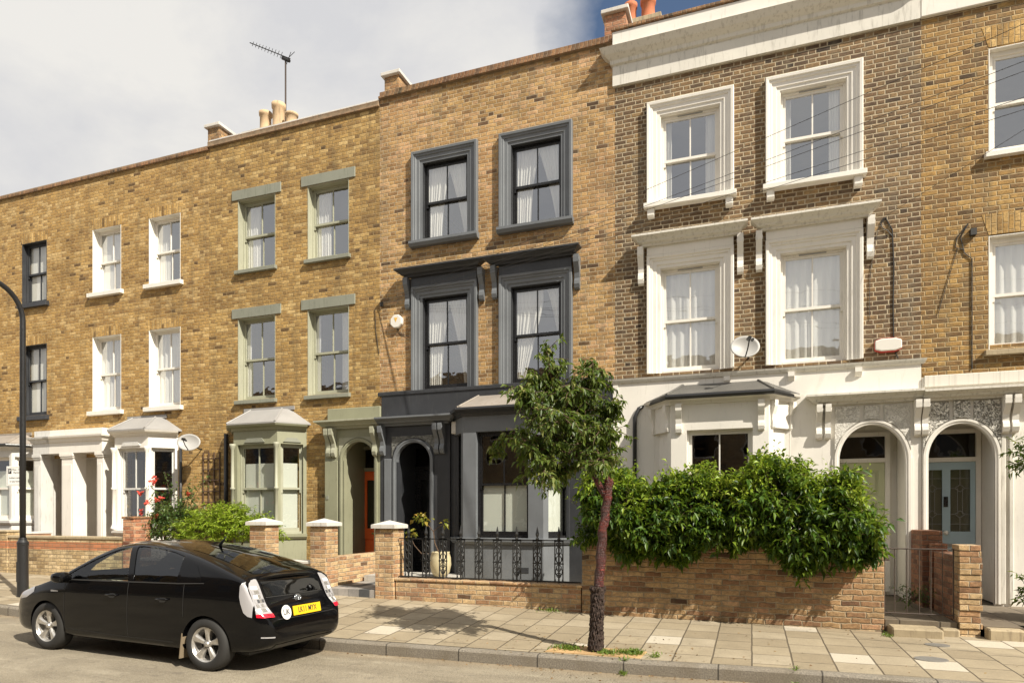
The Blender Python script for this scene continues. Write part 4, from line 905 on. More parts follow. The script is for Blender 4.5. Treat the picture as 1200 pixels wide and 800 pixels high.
for i, x in enumerate(bx):
    if proto is None: proto = baluster(x).build('baluster', 'iron_black', t); ROOT[proto.name] = ROOT[t.name]
    else: q = proto.copy(); COL.objects.link(q); q.parent = t; q.location = (x-bx[0], 0, 0)
# gate
t = thing('iron_gate', (2.0, 9.84, .3), 'thin rusty iron bar gate between the long wall and the crumbling pier', 'gate')
mb = MB(); g = -9.84
for a, b_ in (((1.64, g, .33), (1.64, g, 1.22)), ((2.42, g, .33), (2.42, g, 1.22)), ((1.64, g, 1.21), (2.42, g, 1.21)), ((1.64, g, .37), (2.42, g, .37))): mb.tube([a, b_], .009, 6)
mb.build('gate_frame', 'iron_rust', t)
for x in (1.76, 1.90, 2.04, 2.17, 2.30): MB().tube([(x, g, .37), (x, g, 1.21)], .006, 6).build('bar', 'iron_rust', t)
MB().box(1.62, 1.70, g-.01, g+.02, 1.05, 1.09).build('latch', 'iron_rust', t)

# ------------------------------------------------------------------ street lamp with parking sign
t = thing('street_lamp', (-11.83, 7.86, .1), 'black street lamp post on the pavement in front of the white square porch', 'street lamp')
lx, ly = -11.83, -7.86
mb = MB(); mb.lathe([(0, 0), (.095, 0), (.10, .03), (.088, .10), (.083, .6), (.083, 1.0), (.088, 1.02), (.088, 1.06), (.062, 1.10), (.055, 1.14), (0, 1.14)], (lx, ly, .12), 20); mb.box(lx-.035, lx+.035, ly+.075, ly+.088, .5, .85); mb.build('base', 'pipe_black', t, smooth=False)
pts = [(lx, ly, 1.2), (lx, ly, 3), (lx, ly, 5.0)]; pts += [(lx, ly+.55*(1-math.cos(a)), 5.0+.55*math.sin(a)) for a in [R(x) for x in range(10, 81, 10)]]; pts += [(lx, ly+.75, 5.59), (lx, ly+.85, 5.60)]
MB().tube(pts, [.047]*2+[.044]+[.042]*8+[.04]*2, 14).build('pole', 'pipe_black', t, smooth=True)
mb = MB(); mb.add([(lx+sx*wx, ly+.80+dy, 5.60+dz) for dy, wx, h0, h1 in ((0, .05, -.05, .05), (.12, .10, -.06, .08), (.5, .12, -.05, .08), (.62, .05, -.02, .04)) for sx, dz in ((-1, h0), (1, h0), (.6, h1), (-.6, h1))],
       [(i*4+j, i*4+(j+1) % 4, (i+1)*4+(j+1) % 4, (i+1)*4+j) for i in range(3) for j in range(4)]+[(0, 1, 2, 3), (15, 14, 13, 12)]); mb.build('lantern', 'pipe_black', t, bev=.01)
t = thing('parking_sign', (lx-.02, 7.80, 2.15), 'small white permit parking sign clamped to the street lamp post', 'sign')
mb = MB((lx-.30, 7.79, R(12))); mb.box(0, .32, .0, .006, 2.15, 2.49); mb.build('sign_plate', 'sign_white', t, bev=.003)
mb = MB((lx-.30, 7.79, R(12))); mb.box(.02, .30, .0062, .007, 2.17, 2.174).box(.02, .30, .0062, .007, 2.466, 2.47).box(.02, .024, .0062, .007, 2.174, 2.466).box(.296, .30, .0062, .007, 2.174, 2.466).box(.035, .10, .0062, .007, 2.36, 2.45); mb.build('border', 'text_dark', t)
rs = Matrix.Rotation(R(12), 3, 'Z') @ Matrix.Rotation(R(90), 3, 'X')
def sgn(txt, sz, a, z, mat='text_dark'): c = math.cos(R(12)); sn = math.sin(R(12)); text(txt, sz, mat, (lx-.30+a*c+.0078*sn, 7.79+a*sn-.0078*c, z), rs, t, 'lettering', ext=.0005)
sgn('P', .075, .068, 2.405, 'sign_white'); sgn('Mon - Fri', .045, .20, 2.43); sgn('Permit', .045, .20, 2.38); sgn('holders only', .042, .16, 2.29); sgn('or pay here', .040, .16, 2.23)
MB((lx-.30, 7.79, R(12))).box(.25, .33, -.05, -.001, 2.28, 2.32).build('clamp', 'pipe_black', t)

# ------------------------------------------------------------------ small things on the facades
def dish(label, c, w, h, yaw, pitch, wall_y, armside=1):
    t = thing('satellite_dish', c, label, 'satellite dish', 'satellite dishes on the house fronts'); m = Matrix.Rotation(yaw, 4, 'Z') @ Matrix.Rotation(pitch, 4, 'X'); cv = Vector(c)
    def place(mb): mb.v = [tuple(cv+(m @ Vector(p))) for p in mb.v]; return mb
    mb = MB(); V = []; F = []; n, k = 28, 6
    for i in range(k+1):
        r = i/k
        for j in range(n): a = 2*math.pi*j/n; V.append((w/2*r*math.cos(a), .07-.07*r*r*1.0, h/2*r*math.sin(a)))
    for i in range(k):
        for j in range(n): F.append((i*n+j, i*n+(j+1) % n, (i+1)*n+(j+1) % n, (i+1)*n+j))
    V2 = [(x*1.01, y+.012, z*1.01) for x, y, z in V]; o = len(V); mb.v = V+V2; mb.f = F+[tuple(o+i for i in reversed(f)) for f in F]+[(k*n+j, k*n+(j+1) % n, o+k*n+(j+1) % n, o+k*n+j) for j in range(n)]
    place(mb).build('reflector', 'dish_grey', t, smooth=True)
    mb = MB(); mb.v = []; mb.tube([(0, .05, -h*.45), (0, -.2, -h*.42), (0, -.36, -.12)], .011, 8); place(mb); mb.v = mb.v; mb.build('feed_arm', 'iron_black', t)
    mb = MB(); mb.tube([(0, -.42, -.10), (0, -.31, -.06)], [.03, .035], 10); mb.tube([(.05, -.40, -.12), (.05, -.33, -.1)], [.022, .022], 8); place(mb).build('receiver', 'iron_black', t)
    mb = MB(); b0 = cv+(m @ Vector((0, .08, 0))); mb.v = []; q = MB(); q.tube([tuple(b0), (c[0]+.05*armside, wall_y-.06, c[2]-.12), (c[0]+.05*armside, wall_y, c[2]-.12)], .018, 8); q.build('wall_mount', 'iron_black', t)
_MB = MB; MB = WMB
dish('grey satellite dish between the two white first floor windows', (-.10, 11.66, 4.45), .47, .40, R(10), R(-18), 12.03)
dish('pale satellite dish beside the white bay window on the left', (-12.0, 11.60, 3.30), .50, .40, R(30), R(-16), 12.03, -1)
MB = _MB
# alarm boxes
t = thing('alarm_box', (-6.86, 12.0, 5.62), 'white octagonal alarm box with an orange mark beside the charcoal first floor window', 'alarm box', 'alarm boxes')
mb = MB(F0); P = [(.145*math.cos(2*math.pi*(i+.5)/8), .145*math.sin(2*math.pi*(i+.5)/8)) for i in range(8)]; mb.prism([(-6.86+x, 5.62+y) for x, y in P], .0, .09, 'd'); mb.build('housing', 'plastic_white', t, bev=.015)
MB(F0).prism([(-6.90, 5.69), (-6.82, 5.69), (-6.86, 5.60)], .0905, .094, 'd').build('emblem', 'plastic_orange', t)
t = thing('alarm_box', (2.05, 12.0, 4.34), 'white alarm box with red rim at the right of the white first floor windows', 'alarm box', 'alarm boxes')
P = [(-.19, -.07), (-.10, -.10), (.10, -.10), (.19, -.07), (.19, .07), (.10, .10), (-.10, .10), (-.19, .07)]
MB(F0).prism([(2.05+x, 4.36+y*1.10) for x, y in P], .0, .07, 'd').build('rim', 'plastic_red', t, bev=.01); MB(F0).prism([(2.05+x, 4.36+y*.98) for x, y in P], .071, .10, 'd').build('cover', 'plastic_white', t, bev=.015)
t = thing('alarm_box', (-5.50, 11.9, 3.36), 'small square white box beside the charcoal porch bracket', 'alarm box', 'alarm boxes')
MB(F0).box(-5.585, -5.375, .08, .15, 3.25, 3.50).build('housing', 'plastic_white', t, bev=.015); text('Y', .06, 'metal_grey', (-5.48, D-.153, 3.39), Rz, t, 'emblem'); MB(F0).box(-5.545, -5.415, .151, .153, 3.285, 3.292).build('trim_line', 'metal_grey', t)
# aerial on the chimney
t = thing('tv_aerial', (-11.6, 14.3, 11.5), 'rusty television aerial on a thin mast above the buff chimney pots', 'aerial')
m0 = Vector((-11.62, 14.45, 11.2)); mt_ = Vector((-11.62, 14.45, 13.75))
wmb().tube([m0, mt_], .022, 8).build('mast', 'iron_rust', t)
q0 = mt_+Vector((.15, 0, -.05)); q1 = mt_+Vector((-1.0, -.2, .52)); mb = wmb(); mb.tube([q0, q1], .012, 6)
mb.build('boom', 'iron_black', t); mb = wmb(); dr = (q1-q0).normalized(); cr_ = dr.cross(Vector((0, 1, 0))).normalized()
for i in range(10):
    p = q0+(q1-q0)*(.22+.078*i); mb.tube([p-cr_*(.085-.003*i), p+cr_*(.085-.003*i)], .007, 5)
mb.tube([q0+dr*.05-cr_*.16, q0+dr*.05+cr_*.16], .008, 5); mb.tube([q0-cr_*.2-dr*.05, q0+cr_*.1+dr*.12], .008, 5); mb.build('elements', 'iron_black', t)
mb = wmb(); mb.tube([mt_+Vector((-.1, 0, .03)), mt_+Vector((.12, 0, -.1))], .045, 8); mb.build('clamp', 'iron_black', t)
# overhead telephone wires from the pole out of frame
CG = 'overhead wires crossing the white windows'
# five wires meet the wall cable anchors near X=2.2 and X=3.0 and sag away up to the right
def wire(a, b_, sag, label):
    mb = wmb(); a, b_ = Vector(a), Vector(b_); mb.tube([a.lerp(b_, i/24)-Vector((0, 0, sag*4*(i/24)*(1-i/24))) for i in range(25)], .0032, 5)
    return tag(mb.build('overhead_wire', 'cable'), label, 'wire', CG)
def pxr(x, y, Y):
    f = 775.; u = (x-600)/f; v = (603-y)/f; c, n = math.cos(R(19.908)), math.sin(R(19.908)); k = Y/(n*u+c); return ((c*u-n)*k, Y, 1.65+v*k)
POLE = (7.2, 4.0)   # the wires run to a pole beyond the right edge
for k, (ya, yb, lab) in enumerate(((102, 58, 'uppermost overhead wire crossing the white top floor windows'), (135, 72, 'second overhead wire from the top, crossing the white top floor windows'), (144, 80, 'middle overhead wire of the bundle over the white top floor windows'), (167, 104, 'fourth overhead wire down across the white top floor windows'), (178, 112, 'fifth overhead wire down across the white top floor windows'))):
    A = Vector((-7.23, 11.98, 6.06-.015*k)); B1 = Vector(pxr(1010, ya, 8.6)); B = A.lerp(B1, 1.9); wire(A, B, .10, lab)
MB(F0).box(-7.26, -7.20, .0, .05, 5.98, 6.06).build('cable_bracket', 'cable', H['HD'])
wire((2.02, 11.95, 6.42), (9.0, 6.9, 9.1), .12, 'lowest overhead wire ending at the cable bracket on the brown bricks')
# cables clipped to the bricks
t = H['HE']
def wcable(pts, key, r=.011): mb = MB(F0); mb.tube([(x, .012, z) for x, z in pts], r, 5); mb.build('wall_cable', 'cable', H[key])
wcable([(2.02, 6.42), (1.92, 6.25), (1.85, 5.9), (1.80, 5.5), (1.79, 5.0), (1.80, 4.8)], 'HE', .005); wcable([(2.02, 6.42), (2.12, 6.2), (2.14, 5.6), (2.13, 5.0), (2.14, 4.3), (2.2, 4.15)], 'HE', .010)
wcable([(2.0, 6.42), (1.95, 6.34), (1.98, 6.25), (2.05, 6.2), (2.12, 6.1)], 'HE', .008)
wcable([(3.15, 6.15), (3.05, 5.95), (3.1, 5.7), (3.2, 5.6), (3.2, 3.9)], 'HF', .008); wcable([(3.15, 6.15), (3.0, 5.95), (2.98, 5.8), (3.1, 5.75)], 'HF', .008); wcable([(3.0, 5.75), (2.8, 5.0), (2.75, 4.8)], 'HF', .005)
MB(F0).box(3.17, 3.25, .0, .07, 5.95, 6.05).build('cable_bracket', 'cable', H['HF'])
wcable([(-7.4, 5.95), (-7.38, 5.5), (-7.30, 5.0)], 'HC', .006); wcable([(-6.9, 5.5), (-6.75, 5.35), (-6.6, 5.3)], 'HD', .006)
# trellis and black pipe between the two left bays
t = thing('trellis', (-11.75, 12.0, 2.4), 'dark wooden trellis on the bricks behind the lime green shrub', 'trellis')
mb = MB(F0)
for x in (-11.98, -11.82, -11.66, -11.5): mb.box(x-.012, x+.012, .01, .03, 1.9, 3.1)
for z in (1.95, 2.2, 2.45, 2.7, 2.95): mb.box(-12.0, -11.48, .031, .045, z-.012, z+.012)
mb.build('lattice', 'wood_dark', t)
MB(F0).tube([(-11.28, .06, .4), (-11.28, .06, 3.5)], .045, 8).build('drainpipe', 'pipe_black', H['HC'], smooth=True)
MB(F0).tube([(-12.62, .06, .4), (-12.62, .06, 3.3)], .035, 8).build('drainpipe', 'pipe_black', H['HB'], smooth=True)
MB(F0).box(-4.05, -3.85, .501, .507, .58, .68).build('air_vent', 'charcoal_paint', H['HD'])
MB(F0).box(-2.37, -2.28, .0, .095, .2, 4.04).build('corner_strip', 'white_paint', H['HE'])

# manhole covers and tree pit
def cover(c, rx, ry, label):
    z = pave_z(*c)+.006; mb = wmb(); n = 24; mb.add([(c[0]+rx*math.cos(2*math.pi*i/n), c[1]+ry*math.sin(2*math.pi*i/n), z) for i in range(n)]+[(c[0]+rx*math.cos(2*math.pi*i/n), c[1]+ry*math.sin(2*math.pi*i/n), z-.02) for i in range(n)], [tuple(range(n))]+[(i, i+n, (i+1) % n+n, (i+1) % n) for i in range(n)])
    tag(mb.build('manhole_cover', 'metal_grey'), label, 'cover', 'small metal covers in the pavement')
cover((2.08, 8.75, 0), .12, .10, 'small round metal cover in the pavement nearer the brick pier') if False else None
for c, rx, ry, lab in (((2.05, 9.0), .13, .11, 'small round metal cover in the pavement closer to the garden wall'), ((1.80, 8.15), .16, .13, 'round metal cover in the pavement closer to the kerb')):
    cover(c, rx, ry, lab)
mb = wmb(); P = [(-2.25, 7.32), (-1.15, 7.30), (-1.12, 7.62), (-2.15, 7.72)]; mb.add([(x, y, pave_z(x, y)+.006) for x, y in P]+[(x, y, pave_z(x, y)-.05) for x, y in P], [(0, 1, 2, 3), (0, 4, 5, 1), (1, 5, 6, 2), (2, 6, 7, 3), (3, 7, 4, 0)])
tag(mb.build('tree_pit', 'wood_chip'), kind='structure')

# ------------------------------------------------------------------ foliage
def leaves(name, mat, P, N, L, Wd, parent, rng_, droop=.5, fold=.35, jitter=.25, label=None):
    """P: leaf base points, N: outward directions; each leaf is a folded blade of four faces"""
    P = np.asarray(P, float); N = np.asarray(N, float); n = len(P); N = N/np.maximum(np.linalg.norm(N, axis=1, keepdims=True), 1e-6)
    r = rng_.normal(size=(n, 3))*jitter*1.6; d = N+r; d[:, 2] -= droop; d /= np.linalg.norm(d, axis=1, keepdims=True)
    up = rng_.normal(size=(n, 3))*.45+np.array([0, 0, 1.]); sd_ = np.cross(d, up); sd_ /= np.maximum(np.linalg.norm(sd_, axis=1, keepdims=True), 1e-6); nn = np.cross(sd_, d)
    sz = .55+.9*rng_.random((n, 1)); l = L*sz; wv = Wd*(.75*sz+.15+.25*rng_.random((n, 1)))
    a = P; m = P+d*l*.45-nn*0; t = P+d*l+np.array([0, 0, -1.])*l*.15; f_ = fold*wv
    s1 = m+sd_*wv*.5+nn*f_; s2 = m-sd_*wv*.5+nn*f_
    V = np.stack([a, s1, t, s2, m], 1).reshape(-1, 3); off = np.array(ROOT.get(parent.name, Vector((0, 0, 0)))) if parent else np.zeros(3); V = V-off
    base = (np.arange(n)*5)[:, None]; F = np.concatenate([base+np.array([[0, 1, 4]]), base+np.array([[4, 1, 2]]), base+np.array([[4, 2, 3]]), base+np.array([[0, 4, 3]])], 0)
    me = bpy.data.meshes.new(name); me.vertices.add(len(V)); me.vertices.foreach_set('co', V.ravel()); nf = len(F); me.loops.add(nf*3); me.polygons.add(nf)
    me.loops.foreach_set('vertex_index', F.ravel().astype('i')); me.polygons.foreach_set('loop_start', np.arange(0, nf*3, 3)); me.polygons.foreach_set('loop_total', np.full(nf, 3)); me.update(); me.validate()
    me.materials.append(M[mat]); o = bpy.data.objects.new(name, me); COL.objects.link(o)
    if parent: o.parent = parent
    if label: o['label'] = label
    return o
def nz(x, y, z, s=0):  # cheap smooth noise for lumps
    return (math.sin(x*2.3+s)+math.sin(y*3.1+s*2+x*1.3)+math.sin(z*2.9+s*.7+x*2.1)+.6*math.sin(x*6.1+z*5.3+s))/3.6

# hedge over the long wall
rg = np.random.default_rng(7)
t = thing('hedge', (-.35, 10.1, 1.2), 'big dark green leafy hedge spilling over the long brick wall', 'hedge')
P = []; N = []; P2 = []; N2 = []
def top_z(x): return 2.20-.16*math.exp(-((x-.75)/.7)**2)+.16*math.sin(x*1.9+.6)+.10*math.sin(x*5.3)+.06*math.sin(x*11+1)-.95*max(0, (x-1.0)/.6)**2-.25*max(0, (-1.9-x)/.4)**2
def bot_z(x): return 1.10+.13*math.sin(x*3.1+2)+.08*math.sin(x*8.3)-.10*math.exp(-((x-.55)/.35)**2)
# shoot clusters: small sprays of leaves along twigs
twigs = wmb()
for i in range(2300):
    x = rg.uniform(-2.35, 1.52); tz, bz = top_z(x), bot_z(x); u = rg.random()**.8; z = bz+(tz-bz)*u
    face = rg.random(); bulge = .50*math.sin(math.pi*min(1, max(.08, (z-bz+.15)/(tz-bz+.3))))+.10*nz(x*1.6, z*1.6, 0, 1)
    y = 9.78-bulge+rg.uniform(0, .30) if face < .62 else rg.uniform(9.5, 10.7)
    if face >= .62: z = tz-rg.random()*.22+.05*nz(x*3, y*3, 0)
    if x > 1.25 and rg.random() < .45: continue
    istip = z > tz-.34 and rg.random() < .62; ln = rg.uniform(.10, .26)*(1.7 if istip and rg.random() < .3 else 1.1)
    dr_ = np.array([rg.normal()*.55, -.75+rg.normal()*.4, (.9 if z > tz-.35 else -.15)+rg.normal()*.4]); dr_ /= np.linalg.norm(dr_)
    p0 = np.array([x, y, z]); k = rg.integers(9, 17); 
    twigs.tube([tuple(p0-dr_*.1), tuple(p0+dr_*ln*.95)], [.0035, .0015], 3, cap=False)
    for j in range(k):
        tt = (j+.5)/k; p = p0+dr_*ln*tt; sd_ = rg.normal(size=3); (P2 if istip else P).append(p+sd_*.012); (N2 if istip else N).append(dr_*.5+sd_*.75)
# dense inner mass so that nothing shines through
for i in range(17000):
    x = rg.uniform(-2.3, 1.5); tz, bz = top_z(x)-.12, bot_z(x)+.02; z = rg.uniform(bz, tz); P.append((x, rg.uniform(9.72, 10.4) if z > 1.32 else rg.uniform(9.45, 9.72), z)); N.append(rg.normal(size=3)*.6+np.array([0, -.6, .2]))
leaves('foliage', 'leaf_hedge', P, N, .098, .040, t, rg, droop=.55); leaves('young_shoots', 'leaf_hedge_tip', P2, N2, .075, .032, t, rg, droop=.1); twigs.build('twigs', 'bark_brown', t)
mb = wmb()
for x in (-1.7, -.6, .4, 1.2): mb.tube([(x, 10.25, .3), (x+.05, 10.2, 1.0), (x-.05, 10.1, 1.8)], [.045, .035, .015], 8)
mb.build('stems', 'bark_brown', t)

# street tree
rg = np.random.default_rng(11)
t = thing('street_tree', (-1.69, 7.5, .15), 'young street tree with peeling dark red bark and a leaning leafy crown', 'tree')
ty = 7.5
trunk = [(-1.675, ty, .08), (-1.69, ty, .2), (-1.67, ty, .5), (-1.655, ty, .8), (-1.63, ty, 1.15), (-1.61, ty, 1.45), (-1.565, ty, 1.75), (-1.54, ty, 2.0), (-1.53, ty, 2.06)]
mb = wmb(); tp = [Vector(p) for p in trunk]; pts = []; rad = []
for i in range(45):
    q = .12+(len(tp)-1.12)*i/44; a = int(min(len(tp)-2, q)); p = tp[a].lerp(tp[a+1], q-a); pts.append(p+Vector((.006*math.sin(i*1.3), .006*math.cos(i*1.7), 0))); zz = p.z
    rad.append(.056*(1-.12*(zz-1))+.004*math.sin(i*2.4)+(.010 if abs(zz-1.17) < .05 else 0)+(.012*max(0, zz-1.8)))
mb.tube(pts, rad, 18); 
br = [(-1.58, ty, 1.88), (-1.65, ty-.02, 2.0), (-1.72, ty, 2.12), (-1.85, ty+.02, 2.32)]; mb.tube(br, [.044, .036, .030, .024], 12); mb.build('trunk', 'bark_red', t, smooth=True)
mb = wmb(); mb.lathe([(0, 0), (.052, .0), (.046, .004), (0, .004)], (-1.53, ty, 2.058), 14); mb.build('cut_face', 'wood_bare', t)
# dark shaggy base
mb = wmb(); V = []; n = 36
for i in range(34):
    z = .10+.73*i/33
    for j in range(n):
        a = 2*math.pi*j/n; r = .076+.020*max(0, (.35-z)/.3)+.007*math.sin(j*3+i*1.3)+rg.normal()*.0055+(.012 if i > 30 else 0); xx = -1.69+.035*(z-.1); V.append((xx+r*math.cos(a), ty+r*math.sin(a), z))
mb.add(V, [(i*n+j, i*n+(j+1) % n, (i+1)*n+(j+1) % n, (i+1)*n+j) for i in range(33) for j in range(n)]+[tuple(33*n+j for j in range(n))]); mb.build('shaggy_base', 'bark_dark', t)
limbs = wmb(); P = []; N = []
def sprig(p0, d, ln, k, leafy=1.):
    k = int(k*1.3)
    d = np.array(d, float); d /= np.linalg.norm(d); q = [np.array(p0, float)]
    for i in range(4): d = d+rg.normal(size=3)*.14+np.array([0, 0, -.10]); d /= np.linalg.norm(d); q.append(q[-1]+d*ln/4)
    limbs.tube([tuple(x) for x in q], [.006, .005, .004, .003, .002], 4, cap=False)
    for j in range(k):
        tt = rg.random()*4; i = int(min(3, tt)); p = q[i]+(q[i+1]-q[i])*(tt-i); s_ = rg.normal(size=3); s_ /= np.linalg.norm(s_); P.append(p+s_*.012); N.append(s_*.7+d*.35)
    return q[-1]
def branch(pts, r0, r1, dens, spread=.3, k=13, start=.15):
    pts = [Vector(p) for p in pts]; n = len(pts); limbs.tube(pts, [r0+(r1-r0)*i/(n-1) for i in range(n)], 8, cap=False)
    L = sum((pts[i+1]-pts[i]).length for i in range(n-1))
    for i in range(int(L*dens)):
        tt = (start+(1-start)*rg.random())*(n-1); a = int(min(n-2, tt)); p = pts[a].lerp(pts[a+1], tt-a); d = rg.normal(size=3); d[2] = d[2]*.6+.05; sprig(tuple(p), d, spread*(.55+.9*rg.random()), k)
top0 = (-1.85, ty+.02, 2.32)
Bx = lambda x, y, z: (x, y, z)
branch([top0, (-2.0, 7.5, 2.65), (-2.15, 7.5, 3.0), (-2.24, 7.48, 3.35), (-2.27, 7.46, 3.62)], .026, .006, 48, .20)
branch([top0, (-2.1, 7.4, 2.5), (-2.35, 7.35, 2.75), (-2.48, 7.3, 3.05), (-2.52, 7.3, 3.12)], .018, .005, 62, .22)
branch([top0, (-2.15, 7.55, 2.40), (-2.45, 7.6, 2.62), (-2.72, 7.6, 2.66), (-2.92, 7.6, 2.50), (-3.02, 7.6, 2.40)], .016, .003, 20, .15, 8, start=.3)
branch([top0, (-2.1, 7.3, 2.4), (-2.3, 7.2, 2.45), (-2.48, 7.15, 2.45)], .014, .004, 68, .26)
branch([(-1.72, ty, 2.12), (-1.62, 7.55, 2.4), (-1.60, 7.6, 2.7), (-1.55, 7.6, 2.93)], .018, .004, 55, .17)
branch([(-2.0, 7.5, 2.65), (-1.85, 7.55, 2.95), (-1.75, 7.55, 3.2), (-1.72, 7.5, 3.42)], .014, .004, 56, .24)
branch([(-1.85, ty, 2.32), (-1.75, 7.35, 2.5), (-1.6, 7.25, 2.62), (-1.52, 7.2, 2.6)], .012, .004, 66, .26)
branch([(-2.15, 7.5, 3.0), (-2.3, 7.4, 3.15), (-2.42, 7.4, 3.35)], .010, .003, 55, .2)
branch([(-2.0, 7.5, 2.65), (-2.1, 7.7, 2.85), (-2.2, 7.85, 3.05)], .012, .004, 70, .28)
branch([(-1.9, 7.5, 2.45), (-1.95, 7.8, 2.6), (-1.9, 8.0, 2.8)], .012, .004, 60, .28)
branch([(-2.1, 7.5, 2.8), (-1.95, 7.3, 3.0), (-1.9, 7.2, 3.15)], .010, .003, 70, .26)
branch([(-1.8, 7.5, 2.28), (-1.9, 7.45, 2.2), (-2.1, 7.4, 2.18), (-2.25, 7.4, 2.12)], .01, .003, 55, .2)
branch([(-1.72, 7.5, 2.25), (-1.6, 7.45, 2.3), (-1.5, 7.4, 2.32), (-1.45, 7.4, 2.28)], .008, .003, 45, .14)
branch([(-1.58, 7.6, 2.7), (-1.5, 7.5, 2.9), (-1.44, 7.45, 2.93)], .008, .003, 35, .12)
branch([(-1.75, 7.35, 2.5), (-1.6, 7.2, 2.35), (-1.5, 7.1, 2.2)], .008, .003, 60, .22)
branch([(-2.3, 7.2, 2.45), (-2.2, 7.1, 2.25), (-2.15, 7.0, 2.1)], .008, .003, 60, .22)
branch([(-2.0, 7.45, 2.55), (-1.95, 7.2, 2.7), (-2.0, 7.0, 2.8)], .008, .003, 70, .28)
branch([(-2.2, 7.5, 2.6), (-2.35, 7.35, 2.3), (-2.4, 7.3, 2.15)], .008, .003, 55, .2)
branch([(-1.85, 7.55, 2.95), (-1.72, 7.5, 3.1), (-1.62, 7.5, 3.22)], .008, .003, 60, .17)
branch([(-1.62, 7.55, 2.4), (-1.52, 7.5, 2.55), (-1.44, 7.5, 2.6)], .008, .003, 55, .17)
limbs.build('limbs', 'bark_brown', t); leaves('crown', 'leaf_cherry', P, N, .070, .030, t, rg, droop=.75, fold=.4)

def bush(name, label, cat, c, rad, n, L, Wd, mat, seed, group=None, tiers=False, stem=True, k=14, droop=.3):
    rg = np.random.default_rng(seed); t = thing(name, (c[0], c[1], GZ), label, cat, group); P = []; N = []; tw = wmb()
    for i in range(n):
        d = rg.normal(size=3); d /= np.linalg.norm(d); d[2] = abs(d[2])*1.0-.25*rg.random(); r = rg.uniform(.55, 1.0)
        p0 = np.array(c)+d*np.array(rad)*r*(1+.18*nz(d[0]*3, d[1]*3, d[2]*3, seed)); ln = rg.uniform(.12, .28)
        dr_ = d+rg.normal(size=3)*.3
        if tiers: dr_[2] = dr_[2]*.25+.05
        dr_ /= np.linalg.norm(dr_); tw.tube([tuple(p0-dr_*.12), tuple(p0+dr_*ln)], [.004, .0015], 3, cap=False)
        for j in range(k):
            s_ = rg.normal(size=3); 
            if tiers: s_[2] *= .3
            P.append(p0+dr_*ln*(j+.5)/k+s_*.01); N.append(dr_*.6+s_*.6)
    leaves('foliage', mat, P, N, L, Wd, t, rg, droop=droop)
    for j in range(4 if stem else 0):
        a = j*1.7; tw.tube([(c[0]+.1*math.cos(a), c[1]+.1*math.sin(a), GZ-.05), (c[0]+rad[0]*.4*math.cos(a), c[1]+rad[1]*.4*math.sin(a), c[2]), (c[0]+rad[0]*.7*math.cos(a), c[1]+rad[1]*.6*math.sin(a), c[2]+rad[2]*.5)], [.02, .014, .006], 6)
    tw.build('stems', 'bark_brown', t); return t, P
bush('shrub', 'lime green feathery shrub spreading behind the black car roof', 'shrub', (-9.75, 10.35, 1.25), (1.15, .5, .62), 620, .075, .022, 'leaf_lime', 21, tiers=True, droop=.15, k=18)
t, P = bush('rose_bush', 'tall green bush with scattered red flowers beside the mossy pier', 'bush', (-11.2, 10.5, 1.25), (.72, .45, .62), 420, .06, .03, 'leaf_rose', 22, k=12)
rg = np.random.default_rng(5); P2 = []; N2 = []; tw = wmb()
for (x, z) in ((-11.95, 2.35), (-11.5, 2.55), (-11.2, 2.2), (-10.7, 2.3), (-10.35, 2.45), (-11.75, 2.0), (-10.95, 2.0)):
    q = [(-11.2+(x+11.2)*s_, 10.5, 1.2+(z-1.2)*s_+.1*math.sin(s_*3)) for s_ in (0, .4, .75, 1)]; tw.tube(q, [.008, .006, .004, .002], 5, cap=False)
    for j in range(60): s_ = rg.uniform(.3, 1); P2.append((-11.2+(x+11.2)*s_+rg.normal()*.05, 10.5+rg.normal()*.05, 1.2+(z-1.2)*s_+.1*math.sin(s_*3)+rg.normal()*.05)); N2.append(rg.normal(size=3))
leaves('foliage', 'leaf_rose', P2, N2, .06, .03, t, rg); tw.build('canes', 'bark_brown', t)
for (x, y, z) in ((-11.62, 10.3, 2.33), (-11.45, 10.2, 2.40), (-11.95, 10.3, 2.12), (-11.55, 10.1, 1.92), (-11.35, 10.15, 1.62), (-10.45, 10.1, 2.08), (-11.3, 10.1, 1.95), (-10.8, 10.0, 1.0), (-11.75, 10.15, 1.72), (-11.15, 10.1, 1.97)):
    a = []; b_ = []
    for j in range(12): v = rg.normal(size=3); a.append(np.array((x, y, z))+v*.006); b_.append(v)
    leaves('flower', 'petal_red', a, b_, .06, .05, t, rg, droop=0, fold=-.3)
bush('shrub', 'dark branch of a leafy shrub reaching in at the right edge of the photo', 'shrub', (3.95, 10.6, 2.35), (.60, .4, .45), 170, .08, .028, 'leaf_cherry', 31, k=14)
bush('shrub', 'small green plant on the path behind the iron gate', 'shrub', (2.2, 10.9, .42), (.12, .12, .14), 22, .05, .02, 'leaf_rose', 32, stem=False, k=10)
bush('shrub', 'low dark green bush at the bottom right edge beside the pale blue door path', 'shrub', (3.95, 10.5, .62), (.5, .35, .38), 160, .08, .03, 'leaf_cherry', 33, k=14)
